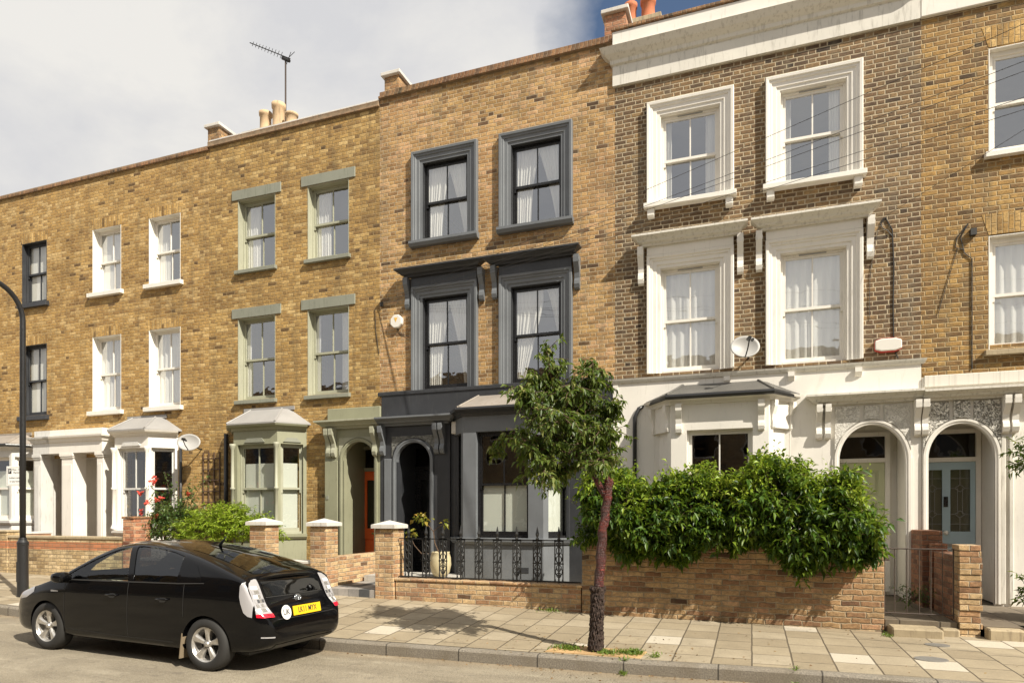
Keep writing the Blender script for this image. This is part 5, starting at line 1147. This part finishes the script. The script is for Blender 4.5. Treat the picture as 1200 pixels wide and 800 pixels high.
# weeds in the tree pit and along joints
rg = np.random.default_rng(9); P = []; N = []
for cx, cy, rx, n in ((-2.03, 7.52, .16, 260), (-1.55, 7.44, .13, 200), (-1.28, 7.5, .15, 300), (-1.0, 7.42, .05, 50), (-2.9, 9.66, .2, 60), (-5.9, 7.13, .06, 60), (-1.3, 7.12, .04, 50), (.42, 7.13, .03, 40), (-12.3, 8.3, .15, 80), (1.6, 9.4, .05, 30)):
    for i in range(n):
        x, y = cx+rg.normal()*rx*.5, cy+rg.normal()*.05; P.append((x, y, pave_z(x, y) if y > KY else road_z(x, y))); N.append((rg.normal()*.6, rg.normal()*.6, 1))
tag(leaves('weeds', 'leaf_weed', P, N, .06, .012, None, rg, droop=0), 'tufts of green weeds round the foot of the street tree', 'weeds', kind='stuff')

P = []; N = []
for i in range(900):
    x = rg.uniform(-12, 3.5); y = KY-abs(rg.normal())*.07 if rg.random() < .6 else rg.uniform(KY+.15, 9.7)
    if rg.random() < .25: x = -1.7+rg.normal()*.8; y = 7.5+rg.normal()*.35
    y = min(y, 9.7); P.append((x, y, (road_z(x, y)+.004) if y < KY else (interp(x, GUT)+.146 if y < KY+.13 else pave_z(x, y)+.004))); N.append((rg.normal(), rg.normal(), .1))
tag(leaves('leaf_litter', 'leaf_litter', P, N, .030, .014, None, rg, droop=.02, fold=.1, jitter=.02), 'scattered brown leaf litter in the gutter and on the pavement', 'litter', kind='stuff')
# planter with a small fig
t = thing('potted_plant', (-5.48, 11.2, .50), 'sparse leafy plant in a cream glazed pot behind the iron railing', 'potted plant')
px_, py_ = -5.48, 11.2
mb = wmb(); mb.lathe([(0, 0), (.12, 0), (.17, .08), (.20, .22), (.19, .36), (.165, .44), (.175, .46), (.15, .46), (.14, .40), (0, .40)], (px_, py_, .50), 28); mb.build('pot', 'planter', t, smooth=True)
mb = wmb(); mb.tube([(px_, py_, .87), (px_-.12, py_, 1.12), (px_-.15, py_, 1.34), (px_-.30, py_, 1.50), (px_-.42, py_, 1.57)], [.013, .011, .010, .007, .004], 7); mb.tube([(px_-.15, py_, 1.34), (px_-.05, py_, 1.42), (px_+.08, py_-.02, 1.48)], [.008, .006, .003], 6)
mb.tube([(px_, py_, .90), (px_-.2, py_, .92), (px_-.40, py_, .92), (px_-.55, py_, 1.07), (px_-.63, py_, 1.24)], [.012, .01, .009, .007, .004], 7); mb.build('stem', 'bark_brown', t)
P = []; N = []; rg = np.random.default_rng(3)
for c, n, s_ in (((px_-.42, py_, 1.59), 34, .06), ((px_+.09, py_-.02, 1.50), 12, .03), ((px_-.64, py_, 1.28), 26, .05), ((px_-.33, py_, 1.54), 12, .04)):
    for i in range(n): v = rg.normal(size=3); P.append(np.array(c)+v*s_*np.array([1.1, .6, .6])); N.append(v)
leaves('foliage', 'leaf_autumn', P, N, .085, .05, t, rg, droop=.2)

# ------------------------------------------------------------------ parked car
CARL, CARW, CARH = 4.46, .845, 1.49
def lerpT(x, T): return interp(x, T)
T_H = [(0, .50), (.04, .60), (.12, .68), (.3, .755), (.6, .85), (.9, .935), (1.15, 1.02), (1.4, 1.17), (1.65, 1.32), (1.9, 1.43), (2.15, 1.483), (2.4, 1.49), (2.7, 1.472), (3.0, 1.432), (3.3, 1.37), (3.6, 1.29), (3.9, 1.195), (4.06, 1.14), (4.13, 1.10), (4.18, 1.00), (4.23, .90), (4.28, .80), (4.34, .745), (4.41, .70), (4.45, .60), (4.46, .50)]
T_B = [(0, .38), (.05, .26), (.25, .20), (.6, .19), (3.8, .20), (4.2, .24), (4.40, .30), (4.46, .38)]
T_W = [(0, .42), (.04, .54), (.12, .66), (.3, .755), (.5, .80), (.9, .838), (1.4, .845), (3.2, .845), (3.7, .838), (4.0, .815), (4.2, .785), (4.34, .74), (4.42, .68), (4.46, .60)]
T_Z = [(0, .45), (.3, .68), (.9, .86), (1.3, .93), (2.5, .985), (3.6, 1.03), (4.1, 1.04)]
def section(x):
    H_ = lerpT(x, T_H); B_ = lerpT(x, T_B); W_ = lerpT(x, T_W); zb = min(lerpT(x, T_Z), H_-.05)
    ze = max(zb+.012, H_-.045-.05*max(0, (H_-1.1)/.4)); tum = .36*(ze-zb)+.10*max(0, ze-zb)**2; we = W_-.012-tum
    if H_ < 1.05: we = min(we, W_-.03)
    mz = (B_+zb)/2
    return [(0, B_), (W_*.6, B_), (W_*.90, B_+.01), (W_*.965, B_+.05), (W_*.985, B_+(zb-B_)*.28), (W_*1.0, B_+(zb-B_)*.55), (W_*1.0, B_+(zb-B_)*.80), (W_*.985, zb), ((W_*.985*.62+we*.38), zb+(ze-zb)*.40), ((W_*.985*.25+we*.75), zb+(ze-zb)*.78), (we, ze), (we*.86, ze+(H_-ze)*.55), (we*.5, ze+(H_-ze)*.9), (0, H_)]
def loft(xs, sec):
    S = [sec(x) for x in xs]; k = len(S[0]); V = []; F = []
    full = []
    for x, q in zip(xs, S): full.append([(x, -y, z) for y, z in q]+[(x, y, z) for y, z in reversed(q[1:-1])])
    m = len(full[0]); V = [p for r_ in full for p in r_]
    for i in range(len(xs)-1):
        for j in range(m): F.append((i*m+j, i*m+(j+1) % m, (i+1)*m+(j+1) % m, (i+1)*m+j))
    F.append(tuple(range(m))); F.append(tuple((len(xs)-1)*m+j for j in reversed(range(m)))); return V, F
def mesh_obj(name, V, F):
    me = bpy.data.meshes.new(name); me.from_pydata(V, [], F); bm = bmesh.new(); bm.from_mesh(me); bmesh.ops.recalc_face_normals(bm, faces=bm.faces); bm.to_mesh(me); bm.free(); o = bpy.data.objects.new(name, me); COL.objects.link(o); return o
def evald(o):
    dg = bpy.context.evaluated_depsgraph_get(); dg.update(); return bpy.data.meshes.new_from_object(o.evaluated_get(dg))
xs = sorted(set([p[0] for p in T_H]+[.2, .45, .75, 1.03, 1.28, 1.52, 1.78, 2.02, 2.55, 2.85, 3.15, 3.45, 3.75]))
V, F = loft(xs, section); body0 = mesh_obj('body_shell', V, F); sm = body0.modifiers.new('s', 'SUBSURF'); sm.levels = 1; sm.render_levels = 1
me_s = evald(body0); bvh = BVHTree.FromPolygons([v.co.copy() for v in me_s.vertices], [tuple(p.vertices) for p in me_s.polygons])
# side window outlines: (x, z bottom) and (x, z top)
WIN_F = [(1.22, .965, .975), (1.40, .968, 1.075), (1.60, .972, 1.19), (1.80, .978, 1.285), (2.0, .984, 1.355), (2.2, .99, 1.40), (2.33, .993, 1.415), (2.44, .996, 1.02)]
def winpoly(kind):
    if kind == 'front': return [(1.20, .955), (2.38, .985), (2.24, 1.392), (2.05, 1.358), (1.85, 1.288), (1.65, 1.198), (1.45, 1.095), (1.30, 1.005)]
    if kind == 'rear': return [(2.47, .988), (3.17, 1.012), (3.17, 1.315), (2.95, 1.362), (2.65, 1.398), (2.40, 1.408), (2.33, 1.405)]
    return [(3.22, 1.015), (3.56, 1.045), (3.42, 1.22), (3.22, 1.30)]
cut = []
for kd in ('front', 'rear'):
    P = winpoly(kd); n = len(P); V = [(x, -1.2, z) for x, z in P]+[(x, 1.2, z) for x, z in P]; o = mesh_obj('cut', V, [tuple(range(n)), tuple(range(2*n-1, n-1, -1))]+[(i, i+n, (i+1) % n+n, (i+1) % n) for i in range(n)]); cut.append(o)
P = [(1.24, -.56), (1.17, -.35), (1.15, 0), (1.17, .35), (1.24, .56), (1.80, .50), (1.90, .3), (1.92, 0), (1.90, -.3), (1.80, -.50)]; n = len(P); cut.append(mesh_obj('cut', [(x, y, .99) for x, y in P]+[(x, y, 2) for x, y in P], [tuple(range(n)), tuple(range(2*n-1, n-1, -1))]+[(i, i+n, (i+1) % n+n, (i+1) % n) for i in range(n)]))
WX = (.93, 3.63); WR = .315
for x in WX:
    for s_ in (-1, 1):
        n = 40; r = .352; V = [(x+r*math.cos(2*math.pi*i/n), s_*.50, .30+r*math.sin(2*math.pi*i/n)) for i in range(n)]+[(x+r*math.cos(2*math.pi*i/n), s_*1.1, .30+r*math.sin(2*math.pi*i/n)) for i in range(n)]
        cut.append(mesh_obj('cut', V, [tuple(range(n)), tuple(range(2*n-1, n-1, -1))]+[(i, i+n, (i+1) % n+n, (i+1) % n) for i in range(n)]))
def inner(x):
    q = section(x); H_ = q[-1][1]
    if x < 1.4: return [(0, .50), (.35, .50), (.6, .52), (.62, .60), (.63, .70), (.62, .80), (.6, .84), (.5, H_-.10), (.3, H_-.05), (0, H_-.045)]
    return [(0, .50), (.35, .50), (.66, .52), (.70, .60), (.715, .80), (max(.2, q[7][0]-.07), q[7][1]-.02), (max(.2, q[9][0]-.05), q[9][1]-.03), (max(.1, q[10][0]-.06), q[10][1]-.035), (q[10][0]*.5, H_-.05), (0, H_-.045)]
V, F = loft([1.20, 1.32, 1.45, 1.7, 1.95, 2.2, 2.5, 2.8, 3.1, 3.4, 3.55], inner); cut.append(mesh_obj('cut', V, F))
for c in cut:
    b_ = body0.modifiers.new('b', 'BOOLEAN'); b_.operation = 'DIFFERENCE'; b_.solver = 'EXACT'; b_.object = c
me = evald(body0); 
for o in cut+[body0]: bpy.data.objects.remove(o)
YAW = math.atan2(-.20, 2.72); CAR = thing('parked_car', (0, 0, 0), 'black five door hatchback parked at the kerb with a yellow rear plate and UK sticker', 'car')
def part(name, me, mat, parent=None, smooth=True):
    o = bpy.data.objects.new(name, me); COL.objects.link(o); me.materials.clear(); me.materials.append(M[mat]); o.parent = parent or CAR
    if smooth:
        for p in me.polygons: p.use_smooth = True
    return o
def partv(name, V, F, mat, parent=None, smooth=True, bev=0):
    me = bpy.data.meshes.new(name); me.from_pydata([tuple(v) for v in V], [], F); bm = bmesh.new(); bm.from_mesh(me); bmesh.ops.recalc_face_normals(bm, faces=bm.faces)
    if bev: bmesh.ops.bevel(bm, geom=[e_ for e_ in bm.edges if e_.is_manifold and e_.calc_face_angle(0) > .6], offset=bev, segments=2, affect='EDGES', clamp_overlap=True)
    bm.to_mesh(me); bm.free(); return part(name, me, mat, parent, smooth)
bd = part('body', me, 'car_black')
bm = bmesh.new(); bm.from_mesh(bd.data)
for e_ in bm.edges:
    if len(e_.link_faces) == 2 and e_.calc_face_angle(0) > R(38): e_.smooth = False
bm.to_mesh(bd.data); bm.free()
def hit(o, d):
    l, n, i, ds = bvh.ray_cast(Vector(o), Vector(d).normalized()); return (l, n)
def patch(name, outline, mat, mode, parent=None, off=.004, n=14, side=-1, sub=True, thick=0):
    """surface patch following the body: outline = list of (u, lo, hi) strips. mode 'side': u=x, lo/hi=z ; mode 'rear': u=y, lo/hi=z ; mode 'top': u=y? lo/hi=x"""
    V = []; F = []; cols = []
    m = len(outline); N_ = (m-1)*4
    for a in range(N_+1):
        t = a/4; i = min(m-2, int(t)); f = t-i; u = outline[i][0]+(outline[i+1][0]-outline[i][0])*f; lo = outline[i][1]+(outline[i+1][1]-outline[i][1])*f; hi = outline[i][2]+(outline[i+1][2]-outline[i][2])*f
        for j in range(n+1):
            w_ = lo+(hi-lo)*j/n
            if mode == 'side': o_, d_ = (u, side*3, w_), (0, -side, 0)
            elif mode == 'rear': o_, d_ = (8, u, w_), (-1, 0, 0)
            else: o_, d_ = (w_, u, 5), (0, 0, -1)
            l, nr = hit(o_, d_)
            if l is None: l = Vector((u, side*.8, w_)) if mode == 'side' else (Vector((4.3, u, w_)) if mode == 'rear' else Vector((w_, u, 1.2))); nr = -Vector(d_)
            if nr.dot(Vector(d_)) > 0: nr = -nr
            V.append(l+nr*off)
    for a in range(N_):
        for j in range(n): F.append((a*(n+1)+j, a*(n+1)+j+1, (a+1)*(n+1)+j+1, (a+1)*(n+1)+j))
    return partv(name, V, F, mat, parent)
# glass
for sd_ in (-1, 1):
    patch('side_window', [(1.19, .952, .958), (1.30, .955, 1.008), (1.45, .958, 1.098), (1.65, .963, 1.20), (1.85, .97, 1.29), (2.05, .976, 1.36), (2.25, .982, 1.395), (2.30, .984, 1.21), (2.385, .984, .99)], 'car_glass', 'side', off=-.008, side=sd_)
    patch('side_window', [(2.32, 1.395, 1.41), (2.40, 1.17, 1.412), (2.475, .985, 1.410), (2.65, .992, 1.402), (2.95, 1.003, 1.366), (3.175, 1.01, 1.318)], 'car_glass_dark', 'side', off=-.008, side=sd_)
    patch('quarter_window', [(3.215, 1.012, 1.303), (3.30, 1.016, 1.275), (3.42, 1.022, 1.222), (3.56, 1.045, 1.05)], 'car_trim', 'side', off=.003, side=sd_).data.materials[0] = M['car_black']
    # door seams, belt trim and handles
    for xx, z0_, z1_ in ((1.28, .33, .93), (2.40, .30, .985), (3.30, .62, 1.01)): patch('door_seam', [(xx-.004, z0_, z1_), (xx+.004, z0_, z1_)], 'rubber', 'side', off=.002, side=sd_)
    patch('door_seam', [(1.28, .318, .326), (2.2, .298, .306), (3.15, .298, .306)], 'rubber', 'side', off=.002, side=sd_)
    patch('belt_trim', [(1.18, .938, .952), (1.8, .952, .968), (2.4, .97, .984), (3.2, .995, 1.008), (3.6, 1.02, 1.03)], 'rubber', 'side', off=.006, side=sd_)
    for xx in (2.14, 2.98):
        l, nr = hit((xx, sd_*3, .80), (0, -sd_, 0)); y = l.y
        mb = wmb(); mb.tube([(xx-.10, y, .80), (xx-.07, y+sd_*.035, .803), (xx+.06, y+sd_*.04, .806), (xx+.10, y, .808)], [.008, .012, .013, .009], 8); partv('door_handle', mb.v, mb.f, 'car_black')
        patch('handle_recess', [(xx-.07, .785, .80), (xx-.04, .765, .82), (xx+.04, .768, .824), (xx+.07, .785, .81)], 'rubber', 'side', off=.002, side=sd_, n=5)
    l, nr = hit((1.34, sd_*3, .93), (0, -sd_, 0)); y = l.y
    mb = wmb(); mb.v = []; n = 12; prof = [(.0, .2), (.02, .75), (.06, 1.0), (.12, .98), (.17, .7), (.19, .25)]
    for dy, k in [(.04, .45), (.06, .85), (.12, 1.0), (.19, .97), (.235, .75), (.25, .3)]:
        for j in range(n): a = 2*math.pi*j/n; mb.v.append((1.36+.085*k*math.cos(a)+(.02 if math.cos(a) > 0 else 0)*k, y+sd_*(dy-.02), .985+.072*k*math.sin(a)))
    mb.f = [(i*n+j, i*n+(j+1) % n, (i+1)*n+(j+1) % n, (i+1)*n+j) for i in range(5) for j in range(n)]+[tuple(range(n)), tuple(5*n+j for j in reversed(range(n)))]
    mir = partv('mirror', mb.v, mb.f, 'car_black'); mb = wmb(); mb.tube([(1.33, y-sd_*.02, .93), (1.34, y+sd_*.07, .945)], [.035, .03], 8); mb.add([(1.44, y+sd_*.05, .945), (1.44, y+sd_*.20, .945), (1.455, y+sd_*.20, 1.02), (1.455, y+sd_*.05, 1.02)], [(0, 1, 2, 3)]); partv('mirror_foot', mb.v, mb.f, 'car_trim', mir)
    mb = wmb(); mb.tube([(1.29, y+sd_*.10, .955), (1.285, y+sd_*.2, .958)], .01, 6); partv('indicator', mb.v, mb.f, 'lamp_clear', mir)
    patch('side_badge', [(1.02, .775, .80), (1.16, .782, .795)], 'chrome', 'side', off=.004, side=sd_, n=3)
    patch('headlamp', [(.18, .60, .66), (.30, .625, .715), (.50, .665, .79), (.66, .75, .845)], 'lamp_clear', 'side', off=.005, side=sd_)
    # tail lamps: a clear upright lens wrapping the corner, red band at its foot
    patch('tail_lamp', [(3.99, .955, .975), (4.06, .86, 1.035), (4.12, .77, 1.08), (4.155, .69, 1.075), (4.20, .665, .95), (4.24, .66, .86), (4.30, .66, .77)] if False else [(4.10, .90, 1.02), (4.12, .82, 1.06), (4.16, .72, 1.0), (4.21, .68, .90), (4.26, .668, .80)], 'lamp_clear', 'side', off=.010, side=sd_)
    tl = patch('tail_lamp', [(.575*sd_, .665, 1.075), (.60*sd_, .662, 1.08), (.66*sd_, .665, 1.07), (.71*sd_, .67, 1.04), (.745*sd_, .68, .99)], 'lamp_clear', 'rear', off=.012)
    patch('lamp_band', [(.575*sd_, .660, .70), (.60*sd_, .658, .698), (.70*sd_, .662, .70), (.745*sd_, .67, .705)], 'lamp_red', 'rear', tl, off=.016, n=4)
    rn = random.Random(3)
    for zz in (.74, .79, .84, .89, .94, .99):
        for yy in (.60, .635, .67, .705): patch('lens_cell', [((yy-.016)*sd_, zz-.02, zz+.018), ((yy+.016)*sd_, zz-.02, zz+.018)], rn.choice(['lamp_dark', 'sign_white', 'lamp_clear', 'lamp_clear', 'alloy']), 'rear', tl, off=.015, n=2)
    patch('reflector', [(.60*sd_, .43, .445), (.72*sd_, .435, .45)], 'lamp_clear', 'rear', off=.005, n=2)
    mb = wmb(); mb.add([(3.25, sd_*.70, .12), (3.25, sd_*.835, .12), (3.28, sd_*.835, .42), (3.28, sd_*.70, .42), (3.262, sd_*.70, .12), (3.262, sd_*.835, .12), (3.292, sd_*.835, .42), (3.292, sd_*.70, .42)], [(0, 1, 2, 3), (7, 6, 5, 4), (0, 4, 5, 1), (1, 5, 6, 2), (2, 6, 7, 3), (3, 7, 4, 0)]); partv('mud_flap', mb.v, mb.f, 'mud_flap', smooth=False)
# windscreen, roof seam, rear glass
patch('windscreen', [(-.57, 1.25, 1.82), (-.4, 1.16, 1.91), (0, 1.13, 1.94), (.4, 1.16, 1.91), (.57, 1.25, 1.82)], 'car_glass', 'top', off=.001)
RG = patch('rear_window', [(-.50, 3.08, 4.02), (-.4, 3.02, 4.05), (0, 2.98, 4.06), (.4, 3.02, 4.05), (.50, 3.08, 4.02)], 'car_glass_dark', 'top', off=.004)
patch('lower_rear_window', [(-.52, .885, 1.055), (-.3, .88, 1.06), (0, .88, 1.062), (.3, .88, 1.06), (.52, .885, 1.055)], 'car_glass_dark', 'rear', off=.004)
# spoiler lip
mb = wmb(); V = []; F = []
for i in range(21):
    y = -.62+1.24*i/20; x = 4.155-.07*(abs(y)/.62)**2.5; z = 1.108-.035*(abs(y)/.62)**2; V += [(x-.14, y, z+.022), (x-.02, y, z+.012), (x+.015, y, z-.004), (x-.01, y, z-.025), (x-.12, y, z-.03)]
for i in range(20):
    for j in range(4): F.append((i*5+j, i*5+j+1, (i+1)*5+j+1, (i+1)*5+j))
F += [(0, 1, 2, 3, 4), (100, 101, 102, 103, 104)]; partv('spoiler', V, F, 'car_black')
# tail gate seams and bumper crease
patch('tailgate_seam', [(-.53, .628, .634), (0, .622, .628), (.53, .628, .634)], 'rubber', 'rear', off=.003, n=2); patch('tailgate_seam', [(-.53, .868, .876), (0, .864, .872), (.53, .868, .876)], 'rubber', 'rear', off=.0055, n=2)
patch('lower_bumper', [(-.55, .27, .34), (0, .26, .35), (.55, .27, .34)], 'car_trim', 'rear', off=.006, n=4)
# plate, sticker, badges
def rear_pt(y, z, off): l, nr = hit((8, y, z), (-1, 0, 0)); return l+Vector((off, 0, 0))
tilt = Matrix.Rotation(R(-12), 3, 'Y')
def flat(name, P, th, mat, c, parent=None):
    n = len(P); V = [tilt @ Vector((0, y, z)) for y, z in P]+[tilt @ Vector((th, y, z)) for y, z in P]; V = [v+c for v in V]
    return partv(name, V, [tuple(range(n)), tuple(range(2*n-1, n-1, -1))]+[(i, i+n, (i+1) % n+n, (i+1) % n) for i in range(n)], mat, parent, smooth=False)
TR = tilt @ Matrix(((0, 0, 1), (1, 0, 0), (0, 1, 0)))
pc = rear_pt(0.0, .705, .0)+Vector((.030, 0, -.0)); pc.z = .70; pl = flat('number_plate', [(-.26, -.056), (.26, -.056), (.26, .056), (-.26, .056)], .008, 'plate_yellow', pc)
ROOT['x'] = Vector((0, 0, 0))
def ctext(s_, size, mat, c, off, parent, name, sx=1., bold=.0): return text(s_, size, mat, c+tilt @ Vector((off+.0012, 0, 0)), TR, parent, name, ext=.0006, sx=sx, bold=bold)
ctext('LK11 MYX', .095, 'text_dark', pc, .009, pl, 'lettering', .82, .0012)
sc_ = rear_pt(-.39, .70, .006)+Vector((.035, 0, 0)); sc_.z = .70; n = 28; st = flat('country_sticker', [(.085*math.cos(2*math.pi*i/n), .085*math.sin(2*math.pi*i/n)) for i in range(n)], .003, 'sign_white', sc_); ctext('UK', .10, 'text_dark', sc_, .0045, st, 'lettering', .85, .001)
ec = rear_pt(0, .845, .012); ec.z = .825; em = flat('emblem', [(.062*math.cos(2*math.pi*i/n), .043*math.sin(2*math.pi*i/n)) for i in range(n)], .004, 'chrome', ec)
def oval(c, ry, rz, dy, dz, r=.006):
    mb = wmb(); mb.tube([c+tilt @ Vector((.008, dy+ry*math.cos(a), dz+rz*math.sin(a))) for a in [2*math.pi*i/24 for i in range(25)]], r, 6); partv('emblem_ring', mb.v, mb.f, 'emblem', em)
flat('emblem_ground', [(.052*math.cos(2*math.pi*i/n), .034*math.sin(2*math.pi*i/n)) for i in range(n)], .002, 'lamp_dark', ec+Vector((.004, 0, 0)), em); oval(ec, .058, .040, 0, 0); oval(ec, .018, .036, 0, 0, .005); oval(ec, .040, .016, 0, .018, .005)
bc = rear_pt(-.42, .83, .008); bc.z = .80; ctext('TOYOTA' if False else 'PRIUS', .04, 'chrome', bc+Vector((.006, 0, 0)), 0, CAR, 'badge', 1.25); bc = rear_pt(.46, .84, .008); bc.z = .79; ctext('T3', .035, 'chrome', bc+Vector((.006, 0, 0)), 0, CAR, 'badge'); bc = rear_pt(.44, .90, .01); bc.z = .89; ctext('HYBRID', .026, 'chrome', bc+Vector((.006, 0, 0)), 0, CAR, 'badge', 1.1)
mb = wmb(); mb.tube([(3.02, .0, 1.43), (3.10, 0, 1.52), (3.12, 0, 1.545)], [.022, .010, .006], 8); partv('roof_aerial', mb.v, mb.f, 'car_trim')
# interior
def rbox(name, a, b__, mat, bev=.05): 
    mb = wmb(); vs_ = [(x, y, z) for z in (a[2], b__[2]) for y in (a[1], b__[1]) for x in (a[0], b__[0])]; partv(name, vs_, [(0, 1, 3, 2), (4, 6, 7, 5), (0, 4, 5, 1), (2, 3, 7, 6), (0, 2, 6, 4), (1, 5, 7, 3)], mat, bev=bev)
for y in (-.36, .36):
    rbox('seat', (2.15, y-.22, .50), (2.62, y+.22, .68), 'seat_fabric'); rbox('seat_back', (2.55, y-.21, .6), (2.70, y+.21, 1.12), 'seat_fabric'); rbox('head_rest', (2.60, y-.11, 1.14), (2.68, y+.11, 1.28), 'seat_fabric', .03)
rbox('rear_seat', (3.25, -.6, .55), (3.42, .6, 1.08), 'seat_fabric'); rbox('dashboard', (1.45, -.66, .6), (1.62, .66, .93), 'seat_fabric')
mb = wmb(); mb.tube([(1.85, .36+.18*math.cos(a), .93+.18*math.sin(a)) for a in [2*math.pi*i/20 for i in range(21)]], .014, 6); partv('steering_wheel', mb.v, mb.f, 'car_trim')
# wheels
def wheel(x, s_):
    wt = bpy.data.objects.new('wheel', None); COL.objects.link(wt); wt.parent = CAR
    def L(prof, mat, name, smooth=True, n=48):
        mb = wmb(); V = []; m = len(prof)
        for k in range(n):
            a = 2*math.pi*k/n
            for r, h in prof: V.append((x+r*math.cos(a), s_*h, WR+r*math.sin(a)))
        return partv(name, V, [(k*m+i, ((k+1) % n)*m+i, ((k+1) % n)*m+i+1, k*m+i+1) for k in range(n) for i in range(m-1)], mat, wt, smooth)
    o = .832
    L([(.200, o-.03), (.205, o-.008), (.225, o), (.265, o), (.296, o-.018), (.312, o-.04), (WR, o-.07), (WR, o-.14), (.305, o-.185), (.27, o-.20), (.20, o-.20)], 'rubber', 'tyre')
    L([(.204, o-.012), (.200, o-.02), (.190, o-.024), (.185, o-.05), (.183, o-.17), (.05, o-.17)], 'alloy', 'rim')
    L([(0, o-.020), (.026, o-.020), (.03, o-.028), (.034, o-.045), (.055, o-.048), (.058, o-.07), (0, o-.07)], 'alloy', 'hub')
    mb = wmb()
    for k in range(5):
        a = 2*math.pi*k/5+.3; u = Vector((math.cos(a), 0, math.sin(a))); v = Vector((-math.sin(a), 0, math.cos(a))); c = Vector((x, 0, WR))
        sec_ = [(.045, .026, .042), (.10, .030, .030), (.15, .040, .026), (.192, .060, .022)]; V = []
        for r, hw, dpt in sec_:
            for q, dd in ((-1, .018), (-.55, 0), (.55, 0), (1, .018)): p = c+u*r+v*(hw*q); V.append((p.x, s_*(o-dpt-dd), p.z))
            for q in (1, -1): p = c+u*r+v*(hw*q); V.append((p.x, s_*(o-dpt-.05), p.z))
        mb.add(V, [(i*6+j, i*6+(j+1) % 6, (i+1)*6+(j+1) % 6, (i+1)*6+j) for i in range(3) for j in range(6)])
    partv('spokes', mb.v, mb.f, 'alloy', wt, smooth=False); L([(0, o-.12), (.16, o-.12)], 'car_trim', 'brake_disc', n=24)
    for k in range(5):
        a = 2*math.pi*k/5; mb = wmb(); mb.tube([(x+.038*math.cos(a), s_*(o-.07), WR+.038*math.sin(a)), (x+.038*math.cos(a), s_*(o-.045), WR+.038*math.sin(a))], .007, 6); partv('wheel_nut', mb.v, mb.f, 'car_trim', wt)
for x in WX:
    for s_ in (-1, 1): wheel(x, s_)
mb = wmb(); mb.add([(.5, -.62, .2), (4.1, -.62, .2), (4.1, .62, .2), (.5, .62, .2), (.5, -.62, .25), (4.1, -.62, .25), (4.1, .62, .25), (.5, .62, .25)], [(0, 1, 2, 3), (7, 6, 5, 4), (0, 4, 5, 1), (1, 5, 6, 2), (2, 6, 7, 3), (3, 7, 4, 0)]); partv('underbody', mb.v, mb.f, 'car_trim', smooth=False)
# place: contact points of the near wheels measured on the road
rx_, ry_, fx, fy = -5.60, 5.645, -8.15, 5.70
zr, zf = road_z(rx_, ry_), road_z(fx, fy)
m = Matrix.Rotation(math.atan2(ry_-fy, rx_-fx), 4, 'Z') @ Matrix.Rotation(-math.atan2(zr-zf, 2.55), 4, 'Y') @ Matrix.Rotation(R(-.8), 4, 'X') @ Matrix.Diagonal((.942, .92, .935, 1))
CAR.matrix_world = Matrix.Translation(Vector((rx_, ry_, zr-.004))-(m @ Vector((WX[1], -.80, 0)))) @ m

# ------------------------------------------------------------------ houses across the street, behind the viewer: seen only as reflections
sheet('far_pavement', 'flagstone', XS, [-9.5, -8, -4.0, -3.0], lambda x, y: road_z(x, -3)+.12)
t = thing('terraced_house', (0, -7.0, .2), 'long dark brick terrace across the street that shows only as reflections in windows', 'house', HG)
FO = (26, -7.0, math.pi); mb = MB(FO); hol = []
for i in range(11):
    for a in (.8, 2.9): hol += [(i*4.9+a, i*4.9+a+1.0, 4.2, 6.0), (i*4.9+a, i*4.9+a+1.0, 6.9, 8.2)]
    hol += [(i*4.9+.7, i*4.9+2.5, 1.2, 3.1)]
panel(mb, 0, 54, -.2, 8.9, hol, 0, .2); mb.quad((0, 0, 8.9), (54, 0, 8.9), (54, -8, 8.9), (0, -8, 8.9)).quad((0, 0, -.2), (0, -8, -.2), (0, -8, 8.9), (0, 0, 8.9)).quad((54, 0, -.2), (54, -8, -.2), (54, -8, 8.9), (54, 0, 8.9)); mb.build('wall', 'brick_brown', t)
for a, b_, c, e_ in hol[:60]: g = MB(FO); g.box(a, b_, -.16, -.12, c, e_); g.build('window', 'white_grey', t); 
for a, b_, c, e_ in hol[:60]: g = MB(FO); g.box(a+.08, b_-.08, -.12, -.11, c+.08, e_-.08); g.build('pane', 'car_glass_dark', t)
